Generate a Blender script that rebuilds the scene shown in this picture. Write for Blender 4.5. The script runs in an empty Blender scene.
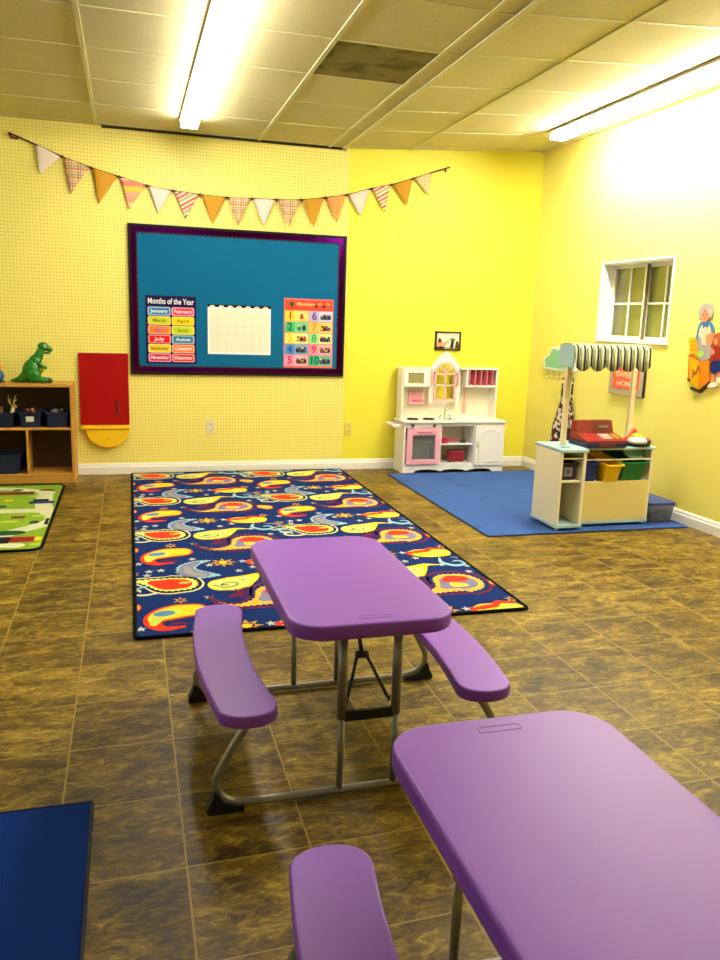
import bpy, bmesh, math, random
from mathutils import Vector, Matrix
random.seed(7)
scene = bpy.context.scene
COL = scene.collection
PI = math.pi

# ------------------------------------------------------------------ camera
cam_d = bpy.data.cameras.new('camera')
cam = bpy.data.objects.new('camera', cam_d)
COL.objects.link(cam)
cam_d.sensor_fit = 'HORIZONTAL'; cam_d.sensor_width = 36.0; cam_d.lens = 794.0 / 720 * 36
cam_d.clip_start = 0.05; cam_d.clip_end = 60
R0 = (0.96096538, -0.27481337, 0.03198659)
R1 = (-0.02405614, -0.19817046, -0.97987232)
R2 = (0.27562081, 0.94085391, -0.1970459)
cam.matrix_world = Matrix(((R0[0], -R1[0], -R2[0], 0), (R0[1], -R1[1], -R2[1], 0), (R0[2], -R1[2], -R2[2], 1.3), (0, 0, 0, 1)))
scene.camera = cam

# ------------------------------------------------------------------ world, exposure
world = bpy.data.worlds.new('world'); scene.world = world; world.use_nodes = True
world.node_tree.nodes['Background'].inputs[0].default_value = (0.55, 0.68, 1.0, 1)
world.node_tree.nodes['Background'].inputs[1].default_value = 1.0
vs = scene.view_settings
vs.view_transform = 'Standard'; vs.look = 'None'; vs.gamma = 1.0; vs.use_curve_mapping = False
vs.exposure = 0.12
TUBE_WEST = 44.0      # fluorescent tubes over the tables
TUBE_EAST = 104.0      # fluorescent tubes along the right wall

# ------------------------------------------------------------------ materials
def lin(c):
    return tuple((x / 255 / 12.92) if x / 255 <= .04045 else ((x / 255 + .055) / 1.055) ** 2.4 for x in c)

MATS = {}
class NT:
    def __init__(s, m):
        s.t = m.node_tree; s.n = s.t.nodes; s.l = s.t.links
        s.b = s.n['Principled BSDF']
    def node(s, typ, **kw):
        nd = s.n.new(typ)
        for k, v in kw.items():
            if k.startswith('i_'): nd.inputs[k[2:]].default_value = v
            elif k.startswith('n_'): nd.inputs[int(k[2:])].default_value = v
            else: setattr(nd, k, v)
        return nd
    def link(s, a, b): s.l.new(a, b)
    def math(s, op, a, b=None, c=None):
        nd = s.n.new('ShaderNodeMath'); nd.operation = op
        for i, v in enumerate((a, b, c)):
            if v is None: continue
            if isinstance(v, (int, float)): nd.inputs[i].default_value = v
            else: s.l.new(v, nd.inputs[i])
        return nd.outputs[0]
    def mix(s, fac, a, b, mode='MIX'):
        nd = s.n.new('ShaderNodeMix'); nd.data_type = 'RGBA'; nd.blend_type = mode
        for i, v in ((0, fac), (6, a), (7, b)):
            if isinstance(v, (int, float)): nd.inputs[i].default_value = v
            elif isinstance(v, tuple): nd.inputs[i].default_value = (*v[:3], 1)
            else: s.l.new(v, nd.inputs[i])
        return nd.outputs[2]
    def ramp(s, fac, stops):
        nd = s.n.new('ShaderNodeValToRGB'); cr = nd.color_ramp
        while len(cr.elements) < len(stops): cr.elements.new(.5)
        for e, (p, c) in zip(cr.elements, stops):
            e.position = p; e.color = (*c[:3], 1)
        s.l.new(fac, nd.inputs[0]); return nd.outputs[0]

def mat(name, c, rough=.5, metal=0.0, spec=.5, var=0.0, vscale=30.0, bump=0.0, bscale=200.0, coat=0.0):
    if name in MATS: return MATS[name]
    m = bpy.data.materials.new(name); m.use_nodes = True; t = NT(m); b = t.b
    col = lin(c)
    b.inputs['Base Color'].default_value = (*col, 1); b.inputs['Roughness'].default_value = rough
    b.inputs['Metallic'].default_value = metal; b.inputs['Specular IOR Level'].default_value = spec
    b.inputs['Coat Weight'].default_value = coat
    if var > 0:
        tc = t.node('ShaderNodeTexCoord'); nz = t.node('ShaderNodeTexNoise', i_Scale=vscale, i_Detail=4.0)
        t.link(tc.outputs['Object'], nz.inputs['Vector'])
        lo = tuple(x * (1 - var) for x in col); hi = tuple(min(1, x * (1 + var)) for x in col)
        t.link(t.mix(nz.outputs['Fac'], lo, hi), b.inputs['Base Color'])
    if bump > 0:
        tc = t.node('ShaderNodeTexCoord'); nz = t.node('ShaderNodeTexNoise', i_Scale=bscale, i_Detail=3.0)
        t.link(tc.outputs['Object'], nz.inputs['Vector'])
        bp = t.node('ShaderNodeBump', i_Strength=bump, i_Distance=.002)
        t.link(nz.outputs['Fac'], bp.inputs['Height']); t.link(bp.outputs[0], b.inputs['Normal'])
    MATS[name] = m
    return m

def emit(name, c, strength):
    if name in MATS: return MATS[name]
    m = bpy.data.materials.new(name); m.use_nodes = True; b = m.node_tree.nodes['Principled BSDF']
    b.inputs['Base Color'].default_value = (.9, .9, .9, 1)
    b.inputs['Emission Color'].default_value = (*c, 1); b.inputs['Emission Strength'].default_value = strength
    MATS[name] = m; return m

def wall_mat(name, c, peg):
    m = bpy.data.materials.new(name); m.use_nodes = True; t = NT(m); b = t.b
    col = lin(c)
    geo = t.node('ShaderNodeNewGeometry'); sp = t.node('ShaderNodeSeparateXYZ'); t.link(geo.outputs['Position'], sp.inputs[0])
    nz = t.node('ShaderNodeTexNoise', i_Scale=1.3, i_Detail=4.0); t.link(geo.outputs['Position'], nz.inputs['Vector'])
    base = t.mix(nz.outputs['Fac'], tuple(x * .96 for x in col), tuple(min(1, x * 1.03) for x in col))
    nf = t.node('ShaderNodeTexNoise', i_Scale=90.0, i_Detail=3.0); t.link(geo.outputs['Position'], nf.inputs['Vector'])
    h = t.math('MULTIPLY', nf.outputs['Fac'], .25)
    if peg:
        px = t.math('SUBTRACT', t.math('FRACT', t.math('DIVIDE', sp.outputs[0], .0254)), .5)
        pz = t.math('SUBTRACT', t.math('FRACT', t.math('DIVIDE', sp.outputs[2], .0254)), .5)
        d = t.math('SQRT', t.math('ADD', t.math('MULTIPLY', px, px), t.math('MULTIPLY', pz, pz)))
        hole = t.math('LESS_THAN', d, .13)
        base = t.mix(hole, base, lin((150, 126, 34)))
        h = t.math('SUBTRACT', h, hole)
    t.link(base, b.inputs['Base Color'])
    bp = t.node('ShaderNodeBump', i_Strength=.25, i_Distance=.002); t.link(h, bp.inputs['Height']); t.link(bp.outputs[0], b.inputs['Normal'])
    b.inputs['Roughness'].default_value = .5; b.inputs['Specular IOR Level'].default_value = .4
    MATS[name] = m
    return m

def floor_mat():
    m = bpy.data.materials.new('slate_vinyl_tile'); m.use_nodes = True; t = NT(m); b = t.b
    T = .305
    geo = t.node('ShaderNodeNewGeometry'); sp = t.node('ShaderNodeSeparateXYZ'); t.link(geo.outputs['Position'], sp.inputs[0])
    X = t.math('DIVIDE', t.math('SUBTRACT', sp.outputs[0], .104), T)
    # the rows run a touch askew of the walls
    Y = t.math('DIVIDE', t.math('SUBTRACT', t.math('SUBTRACT', sp.outputs[1], .197), t.math('MULTIPLY', sp.outputs[0], .022)), T)
    fx = t.math('FLOOR', X); fy = t.math('FLOOR', Y)
    cell = t.node('ShaderNodeCombineXYZ'); t.link(fx, cell.inputs[0]); t.link(fy, cell.inputs[1])
    wn = t.node('ShaderNodeTexWhiteNoise', noise_dimensions='2D'); t.link(cell.outputs[0], wn.inputs['Vector'])
    # per tile offset of the stone pattern, streaks run along X
    off = t.node('ShaderNodeVectorMath', operation='SCALE'); t.link(wn.outputs['Color'], off.inputs[0]); off.inputs['Scale'].default_value = 7.0
    sc = t.node('ShaderNodeVectorMath', operation='MULTIPLY'); t.link(geo.outputs['Position'], sc.inputs[0]); sc.inputs[1].default_value = (1.0, 2.1, 1.0)
    ad = t.node('ShaderNodeVectorMath', operation='ADD'); t.link(sc.outputs[0], ad.inputs[0]); t.link(off.outputs[0], ad.inputs[1])
    n1 = t.node('ShaderNodeTexNoise', i_Scale=5.0, i_Detail=7.0, i_Roughness=.62, i_Distortion=.7); t.link(ad.outputs[0], n1.inputs['Vector'])
    n2 = t.node('ShaderNodeTexNoise', i_Scale=17.0, i_Detail=9.0, i_Roughness=.74, i_Distortion=1.3); t.link(ad.outputs[0], n2.inputs['Vector'])
    f = t.math('ADD', t.math('MULTIPLY', n1.outputs['Fac'], .42), t.math('MULTIPLY', n2.outputs['Fac'], .58))
    f = t.math('ADD', f, t.math('MULTIPLY', t.math('SUBTRACT', wn.outputs['Value'], .5), .05))
    col = t.ramp(f, [(.38, lin((34, 23, 6))), (.46, lin((78, 58, 15))), (.53, lin((116, 92, 24))), (.64, lin((172, 146, 52)))])
    gx = t.math('ABSOLUTE', t.math('SUBTRACT', t.math('FRACT', X), .5)); gy = t.math('ABSOLUTE', t.math('SUBTRACT', t.math('FRACT', Y), .5))
    g = t.math('MAXIMUM', t.math('GREATER_THAN', gx, .4915), t.math('GREATER_THAN', gy, .4925))
    col = t.mix(g, col, lin((146, 122, 56)))
    t.link(col, b.inputs['Base Color'])
    t.link(t.math('ADD', t.math('MULTIPLY', n2.outputs['Fac'], .3), .32), b.inputs['Roughness'])
    hb = t.math('SUBTRACT', t.math('MULTIPLY', f, .9), t.math('MULTIPLY', g, .4))
    bp = t.node('ShaderNodeBump', i_Strength=.35, i_Distance=.004); t.link(hb, bp.inputs['Height']); t.link(bp.outputs[0], b.inputs['Normal'])
    b.inputs['Specular IOR Level'].default_value = .26
    MATS['floor'] = m; return m

def carpet(name, c, var=.25, vscale=3.0, stain=None):
    m = bpy.data.materials.new(name); m.use_nodes = True; t = NT(m); b = t.b
    col = lin(c)
    geo = t.node('ShaderNodeNewGeometry')
    n1 = t.node('ShaderNodeTexNoise', i_Scale=vscale, i_Detail=5.0); t.link(geo.outputs['Position'], n1.inputs['Vector'])
    n2 = t.node('ShaderNodeTexNoise', i_Scale=260.0, i_Detail=2.0); t.link(geo.outputs['Position'], n2.inputs['Vector'])
    base = t.mix(n1.outputs['Fac'], tuple(x * (1 - var) for x in col), tuple(min(1, x * (1 + var)) for x in col))
    base = t.mix(t.math('MULTIPLY', n2.outputs['Fac'], .5), base, tuple(x * .6 for x in col))
    if stain:
        n3 = t.node('ShaderNodeTexNoise', i_Scale=4.5, i_Detail=3.0, i_Distortion=.4); t.link(geo.outputs['Position'], n3.inputs['Vector'])
        s = t.ramp(n3.outputs['Fac'], [(.60, (0, 0, 0)), (.68, (1, 1, 1))])
        base = t.mix(t.math('MULTIPLY', s, .6), base, lin(stain))
    t.link(base, b.inputs['Base Color']); b.inputs['Roughness'].default_value = .95
    b.inputs['Specular IOR Level'].default_value = .15
    bp = t.node('ShaderNodeBump', i_Strength=.5, i_Distance=.003); t.link(n2.outputs['Fac'], bp.inputs['Height']); t.link(bp.outputs[0], b.inputs['Normal'])
    MATS[name] = m; return m

def ceil_mat(name, c, grid=True):
    m = bpy.data.materials.new(name); m.use_nodes = True; t = NT(m); b = t.b
    col = lin(c)
    geo = t.node('ShaderNodeNewGeometry')
    sc = t.node('ShaderNodeVectorMath', operation='MULTIPLY'); t.link(geo.outputs['Position'], sc.inputs[0]); sc.inputs[1].default_value = (1.0, 1.0, 1.0)
    n1 = t.node('ShaderNodeTexNoise', i_Scale=1.6, i_Detail=3.0); t.link(sc.outputs[0], n1.inputs['Vector'])
    n2 = t.node('ShaderNodeTexNoise', i_Scale=70.0, i_Detail=5.0, i_Roughness=.7); t.link(sc.outputs[0], n2.inputs['Vector'])
    base = t.mix(n1.outputs['Fac'], tuple(x * .88 for x in col), tuple(min(1, x * 1.08) for x in col))
    pits = t.ramp(n2.outputs['Fac'], [(.36, (.6, .6, .6)), (.46, (1, 1, 1))])
    base = t.mix(.35, base, pits, 'MULTIPLY')
    t.link(base, b.inputs['Base Color']); b.inputs['Roughness'].default_value = .9; b.inputs['Specular IOR Level'].default_value = .1
    bp = t.node('ShaderNodeBump', i_Strength=.4, i_Distance=.003); t.link(n2.outputs['Fac'], bp.inputs['Height']); t.link(bp.outputs[0], b.inputs['Normal'])
    MATS[name] = m; return m

def wood(name, c, c2, axis=(1, 8, 8), rough=.45):
    m = bpy.data.materials.new(name); m.use_nodes = True; t = NT(m); b = t.b
    tc = t.node('ShaderNodeTexCoord')
    sc = t.node('ShaderNodeVectorMath', operation='MULTIPLY'); t.link(tc.outputs['Object'], sc.inputs[0]); sc.inputs[1].default_value = axis
    nz = t.node('ShaderNodeTexNoise', i_Scale=4.0, i_Detail=6.0, i_Distortion=1.0); t.link(sc.outputs[0], nz.inputs['Vector'])
    t.link(t.mix(nz.outputs['Fac'], lin(c2), lin(c)), b.inputs['Base Color']); b.inputs['Roughness'].default_value = rough
    MATS[name] = m; return m

def apron_mat():
    m = bpy.data.materials.new('patterned_cotton'); m.use_nodes = True; t = NT(m); b = t.b
    tc = t.node('ShaderNodeTexCoord')
    v = t.node('ShaderNodeTexVoronoi', i_Scale=38.0); t.link(tc.outputs['Object'], v.inputs['Vector'])
    sp = t.node('ShaderNodeSeparateColor'); t.link(v.outputs['Color'], sp.inputs[0])
    r = t.ramp(sp.outputs[0], [(0, lin((14, 10, 10))), (.45, lin((22, 14, 14))), (.5, lin((225, 210, 185))), (.74, lin((225, 210, 185))), (.78, lin((120, 20, 34))), (1, lin((120, 20, 34)))])
    r.node.color_ramp.interpolation = 'CONSTANT'
    t.link(r, b.inputs['Base Color']); b.inputs['Roughness'].default_value = .85
    return m

def stripe_mat():
    m = bpy.data.materials.new('awning_stripes'); m.use_nodes = True; t = NT(m); b = t.b
    tc = t.node('ShaderNodeTexCoord'); sp = t.node('ShaderNodeSeparateXYZ'); t.link(tc.outputs['Object'], sp.inputs[0])
    f = t.math('FRACT', t.math('DIVIDE', sp.outputs[0], .047))
    a1 = t.math('LESS_THAN', t.math('ABSOLUTE', t.math('SUBTRACT', f, .22)), .15)
    a2 = t.math('LESS_THAN', t.math('ABSOLUTE', t.math('SUBTRACT', f, .50)), .06)
    a3 = t.math('LESS_THAN', t.math('ABSOLUTE', t.math('SUBTRACT', f, .70)), .05)
    a = t.math('MAXIMUM', t.math('MAXIMUM', a1, a2), a3)
    t.link(t.mix(a, lin((206, 206, 166)), lin((18, 18, 30))), b.inputs['Base Color']); b.inputs['Roughness'].default_value = .85
    return m

def plaid_mat(name, ground, c1, c2, c3, s=.045):
    m = bpy.data.materials.new(name); m.use_nodes = True; t = NT(m); b = t.b
    tc = t.node('ShaderNodeTexCoord'); sp = t.node('ShaderNodeSeparateXYZ'); t.link(tc.outputs['Object'], sp.inputs[0])
    base = lin(ground)
    out = None
    for ax in (0, 2):
        f = t.math('FRACT', t.math('DIVIDE', sp.outputs[ax], s))
        for c0, w, c in ((.2, .12, c1), (.5, .07, c2), (.8, .05, c3)):
            k = t.math('MULTIPLY', t.math('LESS_THAN', t.math('ABSOLUTE', t.math('SUBTRACT', f, c0)), w), .6)
            out = t.mix(k, out if out is not None else base, lin(c))
    t.link(out, b.inputs['Base Color']); b.inputs['Roughness'].default_value = .8
    MATS[name] = m; return m

def diag_mat(name, cols, s=.075, tilt=(.6, 1.0)):
    m = bpy.data.materials.new(name); m.use_nodes = True; t = NT(m); b = t.b
    tc = t.node('ShaderNodeTexCoord'); sp = t.node('ShaderNodeSeparateXYZ'); t.link(tc.outputs['Object'], sp.inputs[0])
    v = t.math('SUBTRACT', t.math('MULTIPLY', sp.outputs[2], tilt[1]), t.math('MULTIPLY', sp.outputs[0], tilt[0]))
    f = t.math('FRACT', t.math('DIVIDE', v, s))
    n = len(cols)
    r = t.ramp(f, [(i / n, lin(c)) for i, c in enumerate(cols)])
    r.node.color_ramp.interpolation = 'CONSTANT'
    t.link(r, b.inputs['Base Color']); b.inputs['Roughness'].default_value = .8
    MATS[name] = m; return m

# ------------------------------------------------------------------ mesh helpers
class MB:
    """collects shapes and links them as ONE mesh object"""
    def __init__(s): s.bm = bmesh.new(); s.mi = 0; s.mats = []
    def use(s, m):
        if m not in s.mats: s.mats.append(m)
        s.mi = s.mats.index(m); return s
    def face(s, pts, smooth=False):
        vs_ = [s.bm.verts.new(p) for p in pts]
        try:
            f = s.bm.faces.new(vs_); f.material_index = s.mi; f.smooth = smooth; return f
        except ValueError: return None
    def absorb(s, b2, smooth=False):
        mp = {}
        for v in b2.verts: mp[v] = s.bm.verts.new(v.co)
        for f in b2.faces:
            try:
                g = s.bm.faces.new([mp[v] for v in f.verts]); g.material_index = s.mi; g.smooth = smooth or f.smooth
            except ValueError: pass
        b2.free()
    def box(s, x0, x1, y0, y1, z0, z1, bev=0.0, seg=2, rot=None, piv=None):
        b = bmesh.new(); bmesh.ops.create_cube(b, size=1.0)
        c = Vector(((x0 + x1) / 2, (y0 + y1) / 2, (z0 + z1) / 2)); d = (x1 - x0, y1 - y0, z1 - z0)
        for v in b.verts: v.co = Vector((v.co.x * d[0], v.co.y * d[1], v.co.z * d[2])) + c
        if bev > 0: bmesh.ops.bevel(b, geom=b.edges[:] , offset=min(bev, min(map(abs, d)) * .45), segments=seg, affect='EDGES', profile=.5)
        if rot is not None:
            pv = Vector(piv) if piv else c
            for v in b.verts: v.co = rot @ (v.co - pv) + pv
        s.absorb(b); return s
    def prism(s, pts, f3, t0, t1, bev=0.0, seg=2, smooth=False):
        """pts 2D outline; f3(u,v,t) -> 3D; extruded between t0 and t1"""
        b = bmesh.new(); n = len(pts)
        lo = [b.verts.new(f3(u, v, t0)) for u, v in pts]; hi = [b.verts.new(f3(u, v, t1)) for u, v in pts]
        b.faces.new(lo[::-1]); b.faces.new(hi)
        for i in range(n): b.faces.new((lo[i], lo[(i + 1) % n], hi[(i + 1) % n], hi[i]))
        bmesh.ops.recalc_face_normals(b, faces=b.faces[:])
        if bev > 0:
            caps = [e for e in b.edges if all(len(f.verts) > 4 or True for f in e.link_faces) and (e.verts[0] in lo) == (e.verts[1] in lo)]
            bmesh.ops.bevel(b, geom=caps, offset=bev, segments=seg, affect='EDGES', profile=.5)
        if smooth:
            for f in b.faces:
                if len(f.verts) <= 4: f.smooth = True
        s.absorb(b); return s
    def cyl(s, p0, p1, r0, r1=None, n=16, cap=True, smooth=True):
        r1 = r0 if r1 is None else r1
        p0 = Vector(p0); p1 = Vector(p1); d = (p1 - p0).normalized()
        a = d.orthogonal().normalized(); c = d.cross(a)
        b = bmesh.new()
        A = [b.verts.new(p0 + (a * math.cos(2 * PI * i / n) + c * math.sin(2 * PI * i / n)) * r0) for i in range(n)]
        B = [b.verts.new(p1 + (a * math.cos(2 * PI * i / n) + c * math.sin(2 * PI * i / n)) * r1) for i in range(n)]
        for i in range(n):
            f = b.faces.new((A[i], A[(i + 1) % n], B[(i + 1) % n], B[i])); f.smooth = smooth
        if cap: b.faces.new(A[::-1]); b.faces.new(B)
        bmesh.ops.recalc_face_normals(b, faces=b.faces[:])
        s.absorb(b); return s
    def tube(s, path, r, n=10, closed=False):
        P = [Vector(p) for p in path]; N = len(P)
        rr = r if isinstance(r, (list, tuple)) else [r] * N
        b = bmesh.new(); rings = []; a = None
        for i, p in enumerate(P):
            if closed: d = (P[(i + 1) % N] - P[i - 1]).normalized()
            else: d = (P[min(i + 1, N - 1)] - P[max(i - 1, 0)]).normalized()
            if a is None: a = d.orthogonal().normalized()
            else: a = (a - d * a.dot(d)).normalized()
            c = d.cross(a)
            rings.append([b.verts.new(p + (a * math.cos(2 * PI * k / n) + c * math.sin(2 * PI * k / n)) * rr[i]) for k in range(n)])
        for i in range(N if closed else N - 1):
            A = rings[i]; B = rings[(i + 1) % N]
            for k in range(n):
                f = b.faces.new((A[k], A[(k + 1) % n], B[(k + 1) % n], B[k])); f.smooth = True
        if not closed: b.faces.new(rings[0][::-1]); b.faces.new(rings[-1])
        bmesh.ops.recalc_face_normals(b, faces=b.faces[:])
        s.absorb(b); return s
    def ell(s, c, r, nu=16, nv=10, rot=None):
        b = bmesh.new(); bmesh.ops.create_uvsphere(b, u_segments=nu, v_segments=nv, radius=1.0)
        for v in b.verts:
            q = Vector((v.co.x * r[0], v.co.y * r[1], v.co.z * r[2]))
            if rot is not None: q = rot @ q
            v.co = q + Vector(c)
        for f in b.faces: f.smooth = True
        s.absorb(b); return s
    def lathe(s, prof, c, n=20):
        b = bmesh.new(); rings = []
        for r, z in prof:
            rings.append([b.verts.new((c[0] + r * math.cos(2 * PI * k / n), c[1] + r * math.sin(2 * PI * k / n), c[2] + z)) for k in range(n)])
        for A, B in zip(rings, rings[1:]):
            for k in range(n):
                f = b.faces.new((A[k], A[(k + 1) % n], B[(k + 1) % n], B[k])); f.smooth = True
        b.faces.new(rings[0][::-1]); b.faces.new(rings[-1])
        bmesh.ops.recalc_face_normals(b, faces=b.faces[:])
        s.absorb(b); return s
    def build(s, name, m=None, parent=None, loc=(0, 0, 0), rz=0.0):
        me = bpy.data.meshes.new(name); s.bm.to_mesh(me); s.bm.free()
        ms = s.mats or [m]
        if m is not None and s.mats and m not in s.mats: pass
        for x in ms: me.materials.append(x)
        o = bpy.data.objects.new(name, me); COL.objects.link(o)
        o.location = loc; o.rotation_euler = (0, 0, rz)
        if parent is not None: o.parent = parent
        return o

def thing(name, label, cat, loc, rz=0.0, group=None):
    o = bpy.data.objects.new(name, None); COL.objects.link(o); o.empty_display_size = .05
    o.location = loc; o.rotation_euler = (0, 0, rz); o['label'] = label; o['category'] = cat
    if group: o['group'] = group
    return o
def tag(o, label, cat, group=None):
    o['label'] = label; o['category'] = cat
    if group: o['group'] = group
    return o
def struct(o, label=None):
    o['kind'] = 'structure'
    if label: o['label'] = label
    return o
def lab(o, label): o['label'] = label; return o

def copy_tree(o, parent=None):
    c = o.copy(); COL.objects.link(c); c.parent = parent
    for ch in list(o.children): copy_tree(ch, c)
    return c

def rrect(x0, x1, y0, y1, r, n=8):
    pts = []
    for cx, cy, a0 in ((x1 - r, y1 - r, 0), (x0 + r, y1 - r, PI / 2), (x0 + r, y0 + r, PI), (x1 - r, y0 + r, 1.5 * PI)):
        for i in range(n + 1):
            a = a0 + PI / 2 * i / n; pts.append((cx + r * math.cos(a), cy + r * math.sin(a)))
    return pts

def crom(P, n=6, closed=False):
    P = [Vector(p) for p in P]; N = len(P); out = []
    rng = range(N) if closed else range(N - 1)
    for i in rng:
        p1 = P[i]; p2 = P[(i + 1) % N]
        p0 = P[i - 1] if (i > 0 or closed) else p1 * 2 - p2
        p3 = P[(i + 2) % N] if (i + 2 < N or closed) else p2 * 2 - p1
        for k in range(n):
            t = k / n
            out.append(.5 * ((2 * p1) + (p2 - p0) * t + (2 * p0 - 5 * p1 + 4 * p2 - p3) * t * t + (3 * p1 - p0 - 3 * p2 + p3) * t ** 3))
    if not closed: out.append(P[-1])
    return out

def stroke(path, rad, n=4, serr=0.0, ns=26, sy=1.0):
    """outline of a tapering brush stroke"""
    Q = crom([(p[0], p[1], r) for p, r in zip(path, rad)], n)
    L = []; Rr = []
    for i, q in enumerate(Q):
        a = Q[max(i - 1, 0)]; c = Q[min(i + 1, len(Q) - 1)]
        d = Vector((c.x - a.x, c.y - a.y));
        if d.length < 1e-9: d = Vector((1, 0))
        d.normalize(); nx, ny = -d.y, d.x
        L.append((q.x + nx * q.z, q.y + ny * q.z)); Rr.append((q.x - nx * q.z, q.y - ny * q.z))
    def cap(q, p, r0, sgn):
        out = []
        a0 = math.atan2(p[1] - q.y, p[0] - q.x)
        for k in range(1, 8): out.append((q.x + r0 * math.cos(a0 + sgn * PI * k / 8), q.y + r0 * math.sin(a0 + sgn * PI * k / 8)))
        return out
    poly = L + cap(Q[-1], L[-1], abs(Q[-1].z), -1) + Rr[::-1] + cap(Q[0], Rr[0], abs(Q[0].z), -1)
    if serr > 0:
        # walk the outline and notch it
        per = []; acc = 0
        for i in range(len(poly)):
            a = poly[i]; b = poly[(i + 1) % len(poly)]; dd = math.hypot(b[0] - a[0], b[1] - a[1])
            per.append((acc, a)); acc += dd
        m_ = int(acc / serr); out = []; cx = sum(p[0] for p in poly) / len(poly); cy = sum(p[1] for p in poly) / len(poly)
        for k in range(m_ * 2):
            sdist = acc * k / (m_ * 2); j = max(i for i in range(len(per)) if per[i][0] <= sdist + 1e-9)
            a = poly[j]; b = poly[(j + 1) % len(poly)]; seg = math.hypot(b[0] - a[0], b[1] - a[1]) or 1
            tt = (sdist - per[j][0]) / seg; x = a[0] + (b[0] - a[0]) * tt; y = a[1] + (b[1] - a[1]) * tt
            if k % 2:
                nx, ny = -(b[1] - a[1]) / seg, (b[0] - a[0]) / seg
                x += nx * serr * .35 * -1 * SGN; y += ny * serr * .35 * -1 * SGN
            out.append((x, y))
        poly = out
    return poly
SGN = 1

def clip(poly, x0, x1, y0, y1):
    def cut(P, ins, inter):
        out = []
        for i in range(len(P)):
            a = P[i - 1]; b = P[i]
            if ins(b):
                if not ins(a): out.append(inter(a, b))
                out.append(b)
            elif ins(a): out.append(inter(a, b))
        return out
    def ix(c):
        def f(a, b): t = (c - a[0]) / (b[0] - a[0]); return (c, a[1] + (b[1] - a[1]) * t)
        return f
    def iy(c):
        def f(a, b): t = (c - a[1]) / (b[1] - a[1]); return (a[0] + (b[0] - a[0]) * t, c)
        return f
    for ins, it in ((lambda p: p[0] >= x0, ix(x0)), (lambda p: p[0] <= x1, ix(x1)), (lambda p: p[1] >= y0, iy(y0)), (lambda p: p[1] <= y1, iy(y1))):
        if len(poly) < 3: return []
        poly = cut(poly, ins, it)
    return poly
def ellipse(cx, cy, rx, ry, n=20, a=0.0):
    ca, sa = math.cos(a), math.sin(a)
    return [(cx + rx * math.cos(t) * ca - ry * math.sin(t) * sa, cy + rx * math.cos(t) * sa + ry * math.sin(t) * ca) for t in [2 * PI * i / n for i in range(n)]]
def star(cx, cy, r, k=5, inner=.42, a=PI / 2):
    return [(cx + (r if i % 2 == 0 else r * inner) * math.cos(a + PI * i / k), cy + (r if i % 2 == 0 else r * inner) * math.sin(a + PI * i / k)) for i in range(2 * k)]
def rect(x0, x1, y0, y1): return [(x0, y0), (x1, y0), (x1, y1), (x0, y1)]

def text_mesh(body, size, m, name='lettering', parent=None, loc=(0, 0, 0), rot=(PI / 2, 0, 0), bold=0.0, fitw=None, ext=.0006, sx=1.0, align='CENTER'):
    cu = bpy.data.curves.new(name, 'FONT'); cu.body = body; cu.size = size; cu.align_x = align; cu.align_y = 'CENTER'
    cu.extrude = ext; cu.offset = bold
    tmp = bpy.data.objects.new('tmp_text', cu); COL.objects.link(tmp)
    dg = bpy.context.evaluated_depsgraph_get(); dg.update()
    me = bpy.data.meshes.new_from_object(tmp.evaluated_get(dg)); bpy.data.objects.remove(tmp); bpy.data.curves.remove(cu)
    me.name = name
    if fitw:
        xs = [v.co.x for v in me.vertices]; w = max(xs) - min(xs); sx = fitw / w
    for v in me.vertices: v.co.x *= sx
    me.materials.clear(); me.materials.append(m)
    o = bpy.data.objects.new(name, me); COL.objects.link(o); o.location = loc; o.rotation_euler = rot
    if parent is not None: o.parent = parent
    return o

# ================================================================== SETTING
BACK = 6.70; LEFT = -2.9; FRONT = -2.4; H0 = 2.68
WA = math.atan2(-.99940, .0347)          # the right wall runs a little askew
WX, WY = 3.56, 6.70
def wpt(s, d=0.0):                        # a point s metres along the right wall from the corner, d metres out into the room
    return (WX + .0347 * s - .9994 * d, WY - .9994 * s - .0347 * d)

yellow = wall_mat('yellow_wall_paint', (240, 227, 112), False)
yellow_plain = wall_mat('yellow_plain_wall', (236, 224, 62), False)  # more saturated yellow for the part right of the pegboard
yellow_peg = wall_mat('yellow_pegboard', (240, 227, 120), True)
white_trim = mat('white_trim_paint', (238, 234, 222), .4)
b = MB(); b.use(floor_mat()); b.box(LEFT - .2, 4.2, FRONT - .2, BACK + .2, -.12, 0)
struct(b.build('floor'))

b = MB(); b.use(yellow_peg).box(LEFT - .2, 1.79, BACK, BACK + .15, 0, 2.95); b.use(yellow_plain).box(1.79, 3.80, BACK, BACK + .15, 0, 2.95)
struct(b.build('wall_back'))
# right wall with its window opening; local x runs along the wall towards the viewer, local y goes outwards
WS0, WS1, WZ0, WZ1 = 1.04, 1.86, 1.212, 1.79
b = MB(); b.use(yellow)
SE = 9.2
b.box(0, WS0, 0, .16, 0, 2.95); b.box(WS1, SE, 0, .16, 0, 2.95); b.box(WS0, WS1, 0, .16, 0, WZ0); b.box(WS0, WS1, 0, .16, WZ1, 2.95)
struct(b.build('wall_right', loc=(WX, WY, 0), rz=WA))
b = MB(); b.use(yellow)
# left wall with an opening added to let daylight in, and front wall, out of the photograph's view
b.box(LEFT - .15, LEFT, FRONT - .15, BACK, 0, .9); b.box(LEFT - .15, LEFT, FRONT - .15, BACK, 2.2, 2.95)
b.box(LEFT - .15, LEFT, 3.4, BACK, .9, 2.2); b.box(LEFT - .15, LEFT, FRONT - .15, -.6, .9, 2.2)
struct(b.build('wall_left'))
b = MB(); b.use(yellow).box(LEFT, 4.1, FRONT - .15, FRONT, 0, 2.95)
struct(b.build('wall_front'))

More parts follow.
